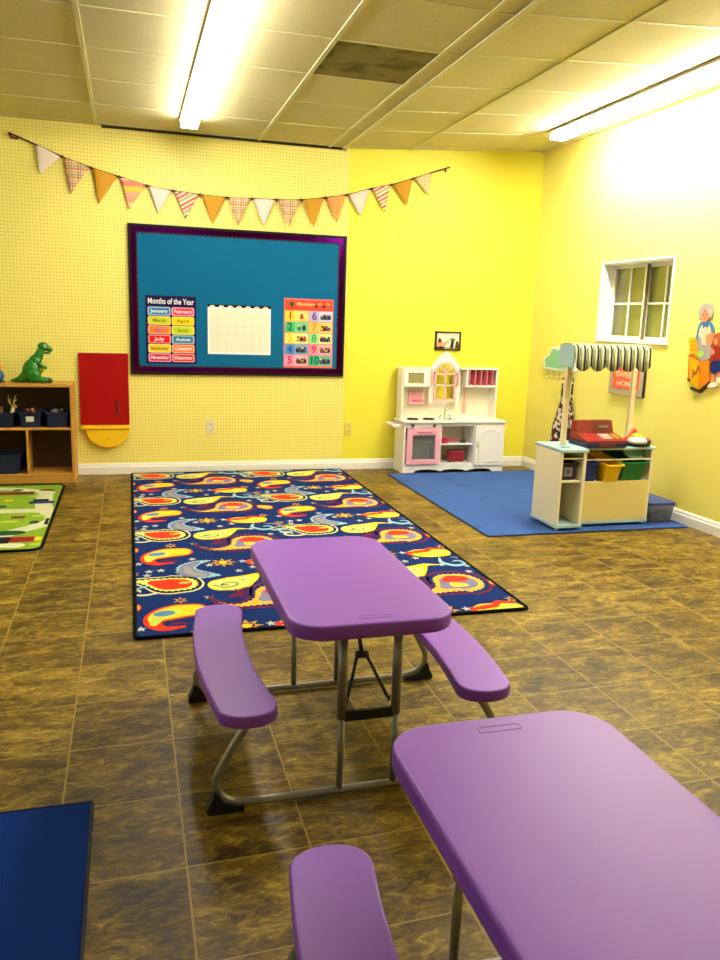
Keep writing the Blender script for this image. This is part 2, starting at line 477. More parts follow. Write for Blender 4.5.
# ceiling: level part to x=1.72, then a part that climbs gently to the right wall
tile_white = ceil_mat('ceiling_tile_board', (204, 194, 146))
tile_dark = ceil_mat('stained_tile_board', (128, 118, 74))
_t = NT(tile_dark); _g = _t.node('ShaderNodeNewGeometry'); _n = _t.node('ShaderNodeTexNoise', i_Scale=5.5, i_Detail=4.0, i_Distortion=.6); _t.link(_g.outputs['Position'], _n.inputs['Vector'])
_src = _t.b.inputs['Base Color'].links[0].from_socket
_t.link(_t.mix(_t.ramp(_n.outputs['Fac'], [(.46, (0, 0, 0)), (.62, (.7, .7, .7))]), _src, lin((66, 58, 30))), _t.b.inputs['Base Color'])
bar_m = mat('ceiling_bar_paint', (200, 194, 150), .5)
KX = 1.735
def cz(x): return H0 if x <= KX else H0 + (x - KX) * .0665
b = MB(); b.use(tile_white)
b.box(LEFT - .15, KX, FRONT - .15, BACK, H0, H0 + .1)
b.prism([(KX, H0), (3.95, cz(3.95)), (3.95, cz(3.95) + .1), (KX, H0 + .1)], lambda u, v, t: (u, t, v), FRONT - .15, BACK)
ceil = struct(b.build('ceiling'))
# grid bars on both parts
b = MB(); b.use(bar_m)
for x in (-2.64, -1.42, -.20, 1.035, 1.61):
    b.box(x - .012, x + .012, FRONT, BACK - .001, H0 - .007, H0 + .002)
for x in (KX,): b.box(x - .017, x + .017, FRONT, BACK - .001, H0 - .012, H0 + .004)
for x in (2.31, 3.53): b.box(x - .012, x + .012, FRONT, BACK - .001, cz(x) - .007, cz(x) + .002)
ys = [6.58 - .555 * i for i in range(17)]
YS1 = [6.64, 6.05, 5.44, 4.83, 4.22, 3.61, 3.0, 2.39, 1.78, 1.17, .56, -.05, -.66, -1.27, -1.88]
for y in YS1: b.box(LEFT, KX, y - .008, y + .008, H0 - .004, H0 + .002)
for y in [y - .02 for y in YS1]:
    b.prism([(KX, H0 - .004), (3.62, cz(3.62) - .004), (3.62, cz(3.62) + .002), (KX, H0 + .002)], lambda u, v, t: (u, t, v), y - .008, y + .008)
b.build('grid_bar', parent=ceil)
b = MB(); b.use(tile_dark).box(1.049, 1.597, 4.23, 4.82, H0 - .002, H0 + .004)
lab(b.build('ceiling_tile', parent=ceil), 'dark grimy ceiling tile')
# black gap line where the ceiling meets the back wall
b = MB(); b.use(mat('gap_black', (34, 26, 12), .8)); b.box(-.16, KX + .02, BACK - .012, BACK, H0 - .018, H0); struct(b.build('trim_1'))

def baseboard(b, L, sgn=1):
    prof = [(0, 0), (-.016, 0), (-.016, .058), (-.011, .068), (-.011, .076), (-.006, .088), (0, .09)]
    b.prism(prof, lambda u, v, t: (t, u, v), 0, L)
b = MB(); b.use(white_trim); baseboard(b, 3.56 - LEFT - .017); struct(b.build('baseboard_back', loc=(LEFT, BACK, 0)))
b = MB(); b.use(white_trim); baseboard(b, SE); struct(b.build('baseboard_right', loc=(WX, WY, 0), rz=WA))

# window in the right wall
b = MB(); b.use(mat('window_white', (240, 236, 214), .35))
S0, S1 = WS0, WS1
D = .085
t_ = .012
for (a0, a1, z0, z1) in ((S0, S0 + t_, WZ0, WZ1), (S1 - t_, S1, WZ0, WZ1), (S0, S1, WZ1 - t_, WZ1), (S0, S1, WZ0, WZ0 + t_)):
    b.box(a0, a1, -.004, .15, z0, z1)
# thin casing on the wall face
for (a0, a1, z0, z1) in ((S0 - .022, S0, WZ0, WZ1), (S1, S1 + .012, WZ0, WZ1), (S0 - .022, S1 + .012, WZ1, WZ1 + .014), (S0 - .03, S1 + .02, WZ0 - .016, WZ0)):
    b.box(a0, a1, -.012, 0, z0, z1, .003)
win = struct(b.build('window_1', loc=(WX, WY, 0), rz=WA))
shade_m = mat('dull_green_blind', (224, 230, 120), .7, var=.08, vscale=5)
glass = bpy.data.materials.new('window_glass'); glass.use_nodes = True
gb = glass.node_tree.nodes['Principled BSDF']; gb.inputs['Transmission Weight'].default_value = 1; gb.inputs['Roughness'].default_value = .02; gb.inputs['IOR'].default_value = 1.45
mid = (S0 + S1) / 2 + .01
def sash(a0, a1, dep, nm):
    b = MB(); b.use(MATS['window_white'])
    f = .022
    for (x0, x1, z0, z1) in ((a0, a0 + f, WZ0 + t_, WZ1 - t_), (a1 - f, a1, WZ0 + t_, WZ1 - t_), (a0, a1, WZ1 - t_ - f, WZ1 - t_), (a0, a1, WZ0 + t_, WZ0 + t_ + f)):
        b.box(x0, x1, dep, dep + .022, z0, z1, .002)
    b.build('window_frame', parent=win)
    b = MB(); b.use(MATS['window_white'])
    xm = a0 + (a1 - a0) * .52; zm = (WZ0 + WZ1) / 2 - .01
    b.box(xm - .007, xm + .007, dep + .004, dep + .013, WZ0 + t_ + f, WZ1 - t_ - f); b.box(a0 + f, a1 - f, dep + .004, dep + .013, zm - .007, zm + .007)
    b.build('muntin', parent=win)
    b = MB(); b.use(glass).box(a0 + f, a1 - f, dep + .0145, dep + .0185, WZ0 + t_ + f, WZ1 - t_ - f); b.build('pane', parent=win)
sash(S0 + t_, mid, D, 'a'); sash(mid - .03, S1 - t_, D + .026, 'b')
b = MB(); b.use(mat('dark_track', (110, 100, 56), .6)).box(mid + .001, mid + .008, D - .004, D + .02, WZ0 + t_, WZ1 - t_); b.build('track', parent=win)
b = MB(); b.use(shade_m).box(S0 + t_, S1 - t_, .142, .149, WZ0 + t_, WZ1 - t_); lab(b.build('window_blind', parent=win), 'olive green blind behind the glass')

# ------------------------------------------------------------------ fluorescent lights
housing = mat('fixture_housing', (206, 190, 172), .45)
endcap = mat('fixture_end', (224, 216, 200), .45)
def strip_light(label, x, y0, y1, z, strength, nm, tilt=0.0):
    t = thing('ceiling_light', label, 'light fixture', (x, y0, z), group='long fluorescent ceiling lights')
    L = y1 - y0
    b = MB(); b.use(housing)
    b.prism([(-.068, -.024), (.068, -.024), (.055, -.0), (-.055, -.0)], lambda u, v, w: (u, w, v), 0, L); b.build('housing', parent=t)
    em = emit('tube_glow_' + nm, (1.0, .985, .95), strength)
    for sx in (-.036, .036):
        b = MB(); b.use(em).cyl((sx, .03, -.050), (sx, L - .03, -.050), .023, n=14); b.build('tube', parent=t)
    for y in (0.002, L - .014):
        b = MB(); b.use(endcap).box(-.062, .062, y, y + .012, -.070, -.024, .003)
        b.build('tube_holder', parent=t)
    return t
strip_light('long fluorescent ceiling light over the tables, left of the grimy tile', .455, 3.10, 6.22, H0, TUBE_WEST, 'west')
strip_light('long fluorescent ceiling light running beside the right wall', 3.19, 3.3, 5.84, cz(3.19) - .008, TUBE_EAST, 'east')
strip_light('unseen fluorescent light added in line behind the one beside the right wall', 3.19, .6, 3.1, cz(3.19) - .008, TUBE_EAST * .45, 'east_near')  # unseen fixture added to carry on the row, felt only by its light
strip_light('unseen fill light added on the left side of the room, outside the view', -1.9, 2.6, 5.1, H0, 9, 'fill_left')  # fill light added out of view, built as a strip fixture

# ================================================================== FLAT PRINT HELPER
class Art:
    """flat printed shapes, each colour a material, stacked in thin layers inside one mesh"""
    def __init__(s, f3, box=None): s.b = MB(); s.f3 = f3; s.box = box; s.k = 0
    def add(s, poly, m, layer=None):
        if s.box: poly = clip(poly, *s.box)
        if len(poly) < 3: return
        q = [poly[0]]
        for p in poly[1:]:
            if math.hypot(p[0] - q[-1][0], p[1] - q[-1][1]) > 1e-5: q.append(p)
        if len(q) < 3: return
        s.b.use(m); L = s.k if layer is None else layer
        ar = sum(q[i - 1][0] * q[i][1] - q[i][0] * q[i - 1][1] for i in range(len(q)))
        if ar < 0: q = q[::-1]
        s.b.face([s.f3(u, v, L * .00035) for u, v in q])

def ink(name, c, rough=.7): return mat('print_' + name, c, rough, spec=.15)

# ================================================================== RUGS
def rug_base(name, x0, x1, y0, y1, r, h, m, mb_, label, bind=.012):
    b = MB(); b.use(m)
    b.prism(rrect(x0 + bind, x1 - bind, y0 + bind, y1 - bind, max(r - bind, .004)), lambda u, v, t: (u, v, t), 0.0005, h)
    o = b.build(name)
    c = Vector(((x0 + x1) / 2, (y0 + y1) / 2, 0))
    for v in o.data.vertices: v.co -= c
    o.location = c; tag(o, label, 'rug')
    b = MB(); b.use(mb_)
    P = rrect(x0 + bind * .5, x1 - bind * .5, y0 + bind * .5, y1 - bind * .5, max(r - bind * .5, .006))
    b.tube([(p[0] - c.x, p[1] - c.y, h * .55) for p in P], bind * .62, n=6, closed=True)
    for v in b.bm.verts: v.co.z = max(v.co.z, .0004)
    b.build('binding', parent=o)
    return o, c

navy = carpet('paisley_navy_pile', (0, 36, 100), .2, 8)
black_bind = mat('black_binding', (5, 5, 8), .9, spec=.1)
rug, rc = rug_base('paisley_rug', -.01, 1.770, 3.145, 6.665, .03, .009, navy, black_bind, 'big navy rug covered in red and yellow paisleys, under the bulletin board', .016)
cp = {k: carpet('pile_' + k, c, .12, 20) for k, c in dict(
    cream=(222, 214, 170), grey=(150, 150, 140), black=(16, 16, 30), lime=(206, 216, 84), red=(214, 52, 26), orange=(244, 180, 58),
    yellow=(244, 206, 40), pale=(232, 226, 110), blue=(86, 134, 176), lilac=(128, 124, 160), sky=(150, 196, 208), maroon=(110, 24, 58),
    purple=(66, 28, 92), white=(190, 194, 180), green=(70, 130, 90), tan=(196, 150, 90)).items()}
ZR = .0094
art = Art(lambda u, v, t: (u - rc.x, v - rc.y, ZR + t), (.008, 1.752, 3.163, 6.647))
MS = .86; MY_ = 1.12
def put(cx, cy, path, rad, m, k, serr=0.0, sc=1.0):
    P = stroke([(x * MS * sc, y * MS) for x, y in path], [r * MS for r in rad], serr=serr * .8); art.add([(cx + px, cy + py * MY_ / MS) for px, py in P], cp[m], k)
def m_red(x, y):
    p = [(.10, .0), (0, .005), (-.09, .045), (-.18, .07), (-.27, .03)]; r = [.115, .125, .075, .035, .008]
    put(x, y, p, r, 'cream', 1); put(x, y, p, [max(q - .013, .003) for q in r], 'black', 2)
    put(x, y, p[:4], [.086, .094, .05, .012], 'pale', 3, .036); put(x, y, [(.085, .0), (0, .005), (-.07, .035)], [.062, .07, .03], 'red', 4)
    art.add(ellipse(x + .09, y + .015, .03, .018), cp['orange'], 5)
    put(x, y, [(-.05, -.10), (-.12, -.12), (-.19, -.10), (-.19, -.06), (-.15, -.055), (-.14, -.08)], [.010] * 5 + [.004], 'cream', 3)
    put(x, y, [(-.10, -.0), (-.15, -.03), (-.21, -.02), (-.21, .015), (-.17, .018)], [.008] * 5, 'sky', 4)
def m_ban(x, y):
    p = [(.12, .065), (.02, .055), (-.07, .01), (-.095, -.06), (-.045, -.115), (.05, -.105)]; r = [.068, .08, .068, .045, .024, .010]
    put(x, y, p, r, 'red', 1); put(x, y, p[:4], [.055, .064, .05, .022], 'yellow', 3); put(x, y, p[1:4], [.03, .04, .02], 'lime', 4)
    art.add(ellipse(x - .035, y + .045, .048, .032, a=.2), cp['blue'], 5)
    put(x, y, [(-.02, -.075), (.04, -.07), (.075, -.085)], [.006, .01, .004], 'maroon', 2)
def m_moon(x, y):
    p = [(.10, .125), (-.0, .10), (-.085, .03), (-.06, -.055), (.03, -.085), (.14, -.105)]; r = [.012, .035, .062, .07, .055, .012]
    put(x - .03, y, p, r, 'sky', 1, .03, .82); put(x - .03, y, p[1:5], [.02, .042, .052, .036], 'lilac', 2, 0, .82); put(x - .03, y, p[2:5], [.018, .025, .014], 'grey', 3, 0, .82)
def m_flower(x, y):
    art.add(star(x, y, .085, 8, .55), cp['black'], 1); art.add(star(x, y, .075, 8, .5), cp['tan'], 2); art.add(ellipse(x, y, .035, .035, 12), cp['maroon'], 3); art.add(ellipse(x, y, .024, .024, 12), cp['yellow'], 4)
def m_pale(x, y):
    p = [(-.07, -.02), (.02, -.005), (.10, .045), (.17, .095), (.25, .085)]; r = [.075, .09, .055, .02, .005]
    put(x, y, p, r, 'yellow', 1); put(x, y, p[:3], [.06, .07, .03], 'pale', 2); put(x, y, [(-.11, -.02), (-.05, -.06), (.02, -.035), (.015, .0), (-.04, .0), (-.07, -.025), (-.03, -.03)], [.006] * 7, 'green', 3)
    art.add(star(x + .055, y + .035, .018, 4, .4), cp['lilac'], 3)
def m_purp(x, y):
    p = [(.05, .0), (-.03, -.015), (-.12, -.075), (-.24, -.105), (-.34, -.05), (-.38, .04)]; r = [.165, .17, .085, .035, .02, .006]
    put(x, y, p, r, 'maroon', 1); put(x, y, p[:5], [.148, .152, .065, .02, .008], 'navy_', 2)
    put(x, y, p[:5], [.125, .13, .05, .018, .006], 'orange', 3, .036); put(x, y, [(.05, .0), (-.02, -.01), (-.09, -.05)], [.085, .09, .03], 'lilac', 4)
    put(x, y, [(.07, .045), (-.0, .05), (-.05, .03)], [.035, .045, .02], 'red', 5); put(x, y, [(.04, -.04), (-.02, -.03)], [.02, .03], 'yellow', 6)
    put(x, y, [(-.19, .03), (-.15, .06)], [.05, .055], 'purple', 1); put(x, y, [(-.26, .0), (-.2, .04), (-.22, .09)], [.012, .02, .006], 'maroon', 2)
cp['navy_'] = navy
def m_orange(x, y):
    p = [(.085, .0), (.02, -.025), (-.06, -.03), (-.12, -.01)]; r = [.07, .052, .034, .014]
    put(x, y, p, r, 'yellow', 2); put(x, y, p[:2], [.035, .03], 'lime', 3)
    put(x, y, [(.13, .05), (.05, .07), (-.0, .035), (-.07, .03), (-.135, .01), (-.12, -.035)], [.01, .018, .022, .022, .018, .008], 'red', 3)
    put(x, y, [(-.0, .055), (-.07, .05), (-.12, .03)], [.006, .01, .004], 'orange', 4)
def m_circ(x, y):
    put(x, y, [(.02, -.01), (-.03, .02), (-.08, .06)], [.055, .04, .008], 'red', 1); put(x, y, [(.025, -.01), (-.02, .015)], [.042, .03], 'orange', 2)
    art.add(ellipse(x + .03, y - .01, .022, .022, 10), cp['yellow'], 3)
def m_curl(x, y):
    put(x, y, [(-.10, .07), (-.12, .0), (-.06, -.06), (.02, -.04), (.0, .01), (-.04, .005)], [.006, .014, .016, .012, .01, .005], 'sky', 1)
    put(x, y, [(.13, -.03), (.06, -.075), (.0, -.085)], [.004, .012, .005], 'sky', 1); put(x, y, [(-.02, .07), (.05, .05), (.10, .0), (.07, -.03)], [.005, .013, .012, .005], 'lilac', 2)
    put(x, y, [(-.08, .10), (-.06, .075)], [.012, .014], 'maroon', 1)
def m_star(x, y, q):
    P = star(0, 0, (.038 if q else .026), 6 if q else 5, .42, PI / 2); art.add([(x + a, y + c * 1.2) for a, c in P], cp['tan' if q else 'white'], 1)
    if q: art.add(ellipse(x, y, .012, .014, 8), cp['maroon'], 2)
P_ = .91
stars = [(.02, 3.24, 0), (.06, 3.95, 0), (.20, 3.56, 1), (.33, 3.58, 0), (.30, 3.28, 0), (.22, 3.97, 0), (.13, 4.02, 0), (.52, 3.95, 0), (.62, 3.60, 1), (.80, 3.72, 0),
         (.42, 3.44, 0), (.83, 3.28, 1), (.38, 3.16, 0), (.60, 4.00, 0), (.70, 3.86, 0), (.90, 3.98, 1), (.07, 3.10, 0), (.88, 3.75, 0), (.56, 3.20, 0)]
for i in range(-1, 3):
    for j in range(-1, 5):
        ox, oy = i * P_, j * P_
        m_red(.145 + ox, 3.79 + oy); m_ban(.155 + ox, 3.355 + oy); m_moon(.35 + ox, 4.01 + oy); m_flower(.455 + ox, 4.10 + oy)
        m_pale(.465 + ox, 3.765 + oy); m_purp(.655 + ox, 3.56 + oy); m_orange(.705 + ox, 4.085 + oy); m_circ(.872 + ox, 3.51 + oy); m_curl(.82 + ox, 3.90 + oy)
        for sx, sy, q in stars: m_star(sx + ox, sy + oy, q)
lab(art.b.build('paisley_pattern', parent=rug), 'woven paisley pattern in red, yellow and lilac')

sq = carpet('soft_blue_pile', (58, 92, 160), .14, 3.0, stain=(40, 68, 130))
blue_bind = mat('blue_binding', (26, 44, 92), .8)
rug_base('blue_area_rug', 2.118, 3.60, 4.365, 6.405, .012, .008, sq, blue_bind, 'plain mid-blue rug with faint stains under the play market stand', .01)
nv = carpet('navy_ribbed_pile', (0, 44, 116), .15, 2.0)
rug_base('navy_mat', -1.32, -.12, .75, 2.045, .006, .007, nv, mat('navy_binding', (14, 20, 50), .8), 'plain dark navy rug cropped by the bottom left corner', .009)
gr = carpet('green_road_pile', (132, 168, 38), .2, 3.0)
grug, gc = rug_base('road_play_rug', -1.75, -.487, 4.515, 6.295, .07, .007, gr, black_bind, 'green play rug printed with roads and little buildings, in front of the wooden shelf', .016)
art = Art(lambda u, v, t: (u - gc.x, v - gc.y, .0074 + t), (-1.73, -.507, 4.535, 6.275))
road = carpet('road_cream_pile', (214, 214, 172), .08, 10); dk = carpet('pond_green_pile', (30, 84, 52), .1, 10); lg = carpet('light_green_pile', (170, 200, 60), .1, 10)
rd = carpet('barn_red_pile', (150, 30, 34), .1, 10); bk = carpet('print_black_pile', (22, 26, 30), .1, 10); yl = carpet('print_yellow_pile', (226, 200, 40), .1, 10)
bn = carpet('print_brown_pile', (110, 50, 26), .1, 10); bl = carpet('print_blue_pile', (36, 70, 110), .1, 10)
RK = [1.0]
def gp(path, w, m, k):
    RK[0] += .25; art.add(stroke([(x + .12, y) for x, y in path], [w] * len(path)), m, RK[0])
def ga(P, m, k): RK[0] += .1; art.add([(x + .18, y - .03) for x, y in P], m, RK[0])
gp([(-1.75, 5.55), (-1.2, 5.50), (-.95, 5.46), (-.75, 5.45), (-.5, 5.40)], .055, road, 1)
gp([(-.72, 5.95), (-.70, 5.6), (-.66, 5.42), (-.60, 5.2), (-.68, 5.05), (-.82, 4.9), (-.90, 4.72), (-.95, 4.50)], .055, road, 1)
gp([(-1.7, 6.16), (-1.1, 6.18), (-.85, 6.1), (-.7, 6.0)], .045, road, 1); gp([(-.75, 4.62), (-1.1, 4.68), (-1.6, 4.66)], .045, road, 1)
gp([(-1.7, 5.0), (-1.3, 5.06), (-1.0, 5.02)], .03, lg, 1); gp([(-.55, 6.1), (-.54, 5.8)], .035, lg, 1)
ga(ellipse(-.90, 4.93, .11, .055), dk, 2); ga(ellipse(-1.35, 5.25, .14, .06), dk, 2); ga(ellipse(-.56, 5.52, .055, .06), dk, 2)
ga(rect(-.87, -.72, 4.72, 4.83), rd, 2); ga(rect(-.93, -.86, 4.70, 4.84), bk, 2); ga(rect(-.73, -.69, 4.74, 4.82), yl, 3)
ga(rect(-.71, -.60, 5.10, 5.26), bk, 2); ga(rect(-.69, -.62, 5.13, 5.22), yl, 3); ga(ellipse(-.77, 5.17, .03, .04), dk, 2)
ga(rect(-.86, -.70, 5.68, 5.76), bl, 3); ga(rect(-.84, -.74, 5.76, 5.82), bk, 3); ga(rect(-1.16, -.86, 5.98, 6.08), bn, 2)
ga(rect(-.92, -.84, 5.28, 5.34), bn, 3); ga(rect(-1.3, -1.15, 4.8, 4.95), rd, 3); ga(rect(-1.5, -1.4, 5.7, 5.8), yl, 3)
for q, (x, y, m) in enumerate([(-1.02, 5.62, dk), (-.76, 5.33, lg), (-.92, 5.20, lg), (-1.12, 5.30, rd), (-.84, 5.92, lg), (-.78, 6.12, bn), (-.98, 6.14, dk), (-.70, 4.66, lg), (-1.10, 4.82, lg), (-1.0, 5.80, yl), (-1.22, 5.62, bl)]): ga(ellipse(x, y, .035 + .01 * (q % 3), .03), m, 3)
lab(art.b.build('road_pattern', parent=grug), 'printed cream roads, pond and little houses')

# ================================================================== BULLETIN BOARD
def wallmap(dx, dz, y=0): return lambda u, v, t: (u - dx, y - t, v - dz)
bx0, bx1, bz0, bz1 = .012, 1.775, .818, 1.984
t = thing('bulletin_board', 'wide teal bulletin board with a scalloped purple foil border', 'bulletin board', (.893, 6.699, .818))
teal = mat('teal_paper', (0, 92, 136), .8, spec=.15, var=.04, vscale=2)
foil = mat('purple_foil', (96, 6, 112), .14, metal=.95, bump=.25, bscale=9)
b = MB(); b.use(teal).box(bx0 + .03 - .893, bx1 - .03 - .893, -.014, 0, .03, bz1 - bz0 - .03); b.build('board_panel', parent=t)
W = bx1 - bx0; Hh = bz1 - bz0
b = MB(); b.use(mat('black_board_frame', (10, 3, 14), .5, spec=.2))
for (a0, a1, z0, z1) in ((0, .02, 0, Hh), (W - .02, W, 0, Hh), (0.02, W - .02, 0, .02), (.02, W - .02, Hh - .02, Hh)):
    b.box(a0 - W / 2, a1 - W / 2, -.024, 0, z0, z1, .002)
b.build('board_frame', parent=t)
b = MB(); b.use(foil)
def scallop(L, w, n):      # strip 0..L with wavy inner edge
    pts = [(0, 0)]
    pts = [(0, 0), (L, 0)]
    for i in range(n, 0, -1):
        x1 = L * i / n; x0 = L * (i - 1) / n
        for k in range(5): 
            a = k / 5; pts.append((x1 + (x0 - x1) * a, w + .010 * math.sin(PI * a)))
    pts.append((0, w)); return pts
for P, f in ((scallop(W - .04, .034, 48), lambda u, v, s: (u + .02 - W / 2, -.014 - s, .02 + v)),
             (scallop(W - .04, .034, 48), lambda u, v, s: (u + .02 - W / 2, -.014 - s, Hh - .02 - v)),
             (scallop(Hh - .04, .034, 32), lambda u, v, s: (.02 + v - W / 2, -.0145 - s, .02 + u)),
             (scallop(Hh - .04, .034, 32), lambda u, v, s: (W / 2 - .02 - v, -.0145 - s, .02 + u))):
    b.prism(P, f, 0, .0018)
lab(b.build('border_trim', parent=t), 'scalloped purple foil border strip')
b = MB(); b.use(mat('scallop_black', (6, 8, 30), .6))
for P, f in ((scallop(W - .04, .044, 46), lambda u, v, s: (u + .02 - W / 2, -.0135 - s, .02 + v)),
             (scallop(W - .04, .044, 46), lambda u, v, s: (u + .02 - W / 2, -.0135 - s, Hh - .02 - v)),
             (scallop(Hh - .04, .044, 30), lambda u, v, s: (.02 + v - W / 2, -.0136 - s, .02 + u)),
             (scallop(Hh - .04, .044, 30), lambda u, v, s: (W / 2 - .02 - v, -.0136 - s, .02 + u))):
    b.prism(P, f, 0, .0012)
b.build('scalloped_edging', parent=t)

WY_ = 6.6845   # just in front of the teal paper
# months poster
px0, px1, pz0, pz1 = .133, .53, .905, 1.443
t = thing('months_poster', 'purple months of the year poster with twelve coloured name boxes', 'poster', ((px0 + px1) / 2, WY_, pz0))
b = MB(); b.use(ink('deep_purple', (30, 6, 64))).box(-(px1 - px0) / 2, (px1 - px0) / 2, -.0015, 0, 0, pz1 - pz0)
b.build('poster_sheet', parent=t)
pw = px1 - px0; ph = pz1 - pz0
text_mesh('Months of the Year', .062, ink('white', (238, 236, 236)), 'poster_title', t, (0, -.004, ph - .045), bold=.0010, fitw=.36)
months = ['January', 'February', 'March', 'April', 'May', 'June', 'July', 'August', 'September', 'October', 'November', 'December']
mcols = [(46, 120, 176), (222, 50, 84), (196, 206, 40), (248, 214, 20), (240, 124, 50), (190, 212, 36), (222, 18, 20), (40, 122, 164), (246, 206, 36), (238, 128, 62), (206, 44, 92), (214, 62, 56)]
rims = [(150, 190, 226), (240, 160, 190), (226, 200, 110), (250, 206, 70), (240, 168, 130), (226, 226, 90), (236, 140, 150), (160, 190, 226), (248, 222, 130), (240, 172, 140), (236, 150, 190), (236, 150, 160)]
lets = ['white', 'white', 'brown', 'brown', 'violet', 'brown', 'white', 'white', 'brown', 'white', 'white', 'white']
inks = {'white': ink('white', (238, 236, 236)), 'brown': ink('brown', (120, 100, 40)), 'violet': ink('violet', (150, 110, 190))}
for i in range(12):
    c = i % 2; r = i // 2
    x0 = -pw / 2 + .017 + c * .186; z1 = ph - .088 - r * .0735
    b = MB(); b.use(ink('rim%d' % i, rims[i])).prism(rrect(x0, x0 + .178, z1 - .068, z1, .012, 3), lambda u, v, s: (u, -.0015 - s, v), 0, .0006)
    b.use(ink('month%d' % i, mcols[i])).prism(rrect(x0 + .011, x0 + .167, z1 - .060, z1 - .008, .006, 2), lambda u, v, s: (u, -.0021 - s, v), 0, .0005)
    o = b.build('name_box', parent=t)
    text_mesh(months[i], .036, inks[lets[i]], 'lettering', t, (x0 + .089, -.0038, z1 - .034), bold=.0006, fitw=min(.14, .018 * len(months[i]) + .01))
# calendar chart
cx0, cx1, c0, c1 = .622, 1.139, .99, 1.372
t = thing('blank_calendar_chart', 'blank cream calendar grid chart pinned between the two posters', 'chart', ((cx0 + cx1) / 2, WY_, c0))
cw = cx1 - cx0; ch = c1 - c0
b = MB(); b.use(ink('off_white', (240, 240, 236))).box(-cw / 2, cw / 2, -.0018, 0, 0, ch); b.build('chart_sheet', parent=t)
art = Art(lambda u, v, s: (u, -.0022 - s, v)); art.add(rect(-cw / 2 + .014, cw / 2 - .014, .018, ch - .022), ink('cream_grid', (240, 226, 202)), 1)
for k in range(1, 7): x = -cw / 2 + .014 + (cw - .028) * k / 7; art.add(rect(x - .0012, x + .0012, .018, ch - .022), ink('grid_line', (214, 190, 160)), 2)
for k in range(1, 5): z = .018 + (ch - .04) * k / 5; art.add(rect(-cw / 2 + .014, cw / 2 - .014, z - .0012, z + .0012), ink('grid_line', (214, 190, 160)), 3)
art.b.build('chart_grid', parent=t)
b = MB(); b.use(ink('jet', (14, 14, 20))).box(-cw / 2, cw / 2, -.003, -.0018, ch - .004, ch + .018)
for k in range(7):
    x = -cw / 2 + .012 + (cw - .01) * k / 7
    b.use(ink('tab_cream', (226, 220, 190))).prism(ellipse(x + .026, ch + .001, .022, .011, 10), lambda u, v, s: (u, -.003 - s, v), 0, .0008)
lab(b.build('chart_header', parent=t), 'black header strip with cream spots')
# numbers poster
nx0, nx1, n0, n1 = 1.251, 1.674, .889, 1.462
t = thing('numbers_poster', 'pink counting poster with numbers one to ten beside small pictures', 'poster', ((nx0 + nx1) / 2, WY_, n0))
nw = nx1 - nx0; nh = n1 - n0
b = MB(); b.use(ink('salmon', (236, 110, 104))).box(-nw / 2, nw / 2, -.0015, 0, 0, nh); b.build('poster_sheet', parent=t)
art = Art(lambda u, v, s: (u, -.002 - s, v))
art.add(rect(-nw / 2 + .008, nw / 2 - .006, nh - .095, nh - .012), ink('warm_red', (230, 70, 48)), 1)
cells = [(250, 204, 66), (178, 170, 214), (66, 174, 108), (246, 186, 84), (250, 220, 104), (150, 208, 150), (84, 134, 196), (238, 140, 160), (240, 150, 176), (60, 168, 128)]
right = [(250, 214, 110), (196, 194, 226), (110, 190, 130), (248, 200, 110), (250, 228, 140), (226, 224, 140), (120, 160, 200), (240, 164, 176), (244, 178, 192), (110, 180, 150)]
numc = [(206, 76, 30), (110, 50, 140), (20, 110, 60), (220, 130, 40), (240, 190, 30), (60, 160, 60), (24, 100, 190), (210, 40, 80), (214, 34, 84), (10, 110, 60)]
order = [1, 6, 2, 7, 3, 8, 4, 9, 5, 10]
chh = (nh - .10 - .012) / 5
hw = (nw - .022) / 2
for i, n in enumerate(order):
    c = i % 2; r = i // 2; x0 = -nw / 2 + .008 + c * (hw + .006); z1 = nh - .10 - r * chh
    art.add(rect(x0, x0 + hw, z1 - chh + .006, z1), ink('cell%d' % n, cells[i]), 1)
    art.add(rect(x0 + hw * .42, x0 + hw, z1 - chh + .006, z1), ink('cellr%d' % n, right[i]), 2)
    rnd = random.Random(n)
    dark = ink('pic_dark', (46, 44, 52)); tones = [ink('pic_dark', (46, 44, 52)), ink('pic_red', (190, 66, 40)), ink('pic_blue', (60, 100, 150)), ink('pic_yellow', (230, 190, 50))]
    cnt = min(n, 4)
    for k in range(cnt):
        ux = x0 + hw * (.50 + .42 * (k + .5) / cnt); vz = z1 - chh * .52
        art.add(rrect(ux - .015, ux + .015, vz - .014, vz + .012, .004, 2), tones[(n + k) % 4] if n % 2 else tones[(n // 2 + k) % 2 * 2], 3)
        art.add(ellipse(ux, vz + .016, .010, .009, 8), tones[(n + k + 1) % 4], 4)
        art.add(ellipse(ux - .007, vz - .017, .006, .006, 8), dark, 4); art.add(ellipse(ux + .007, vz - .017, .006, .006, 8), dark, 4)
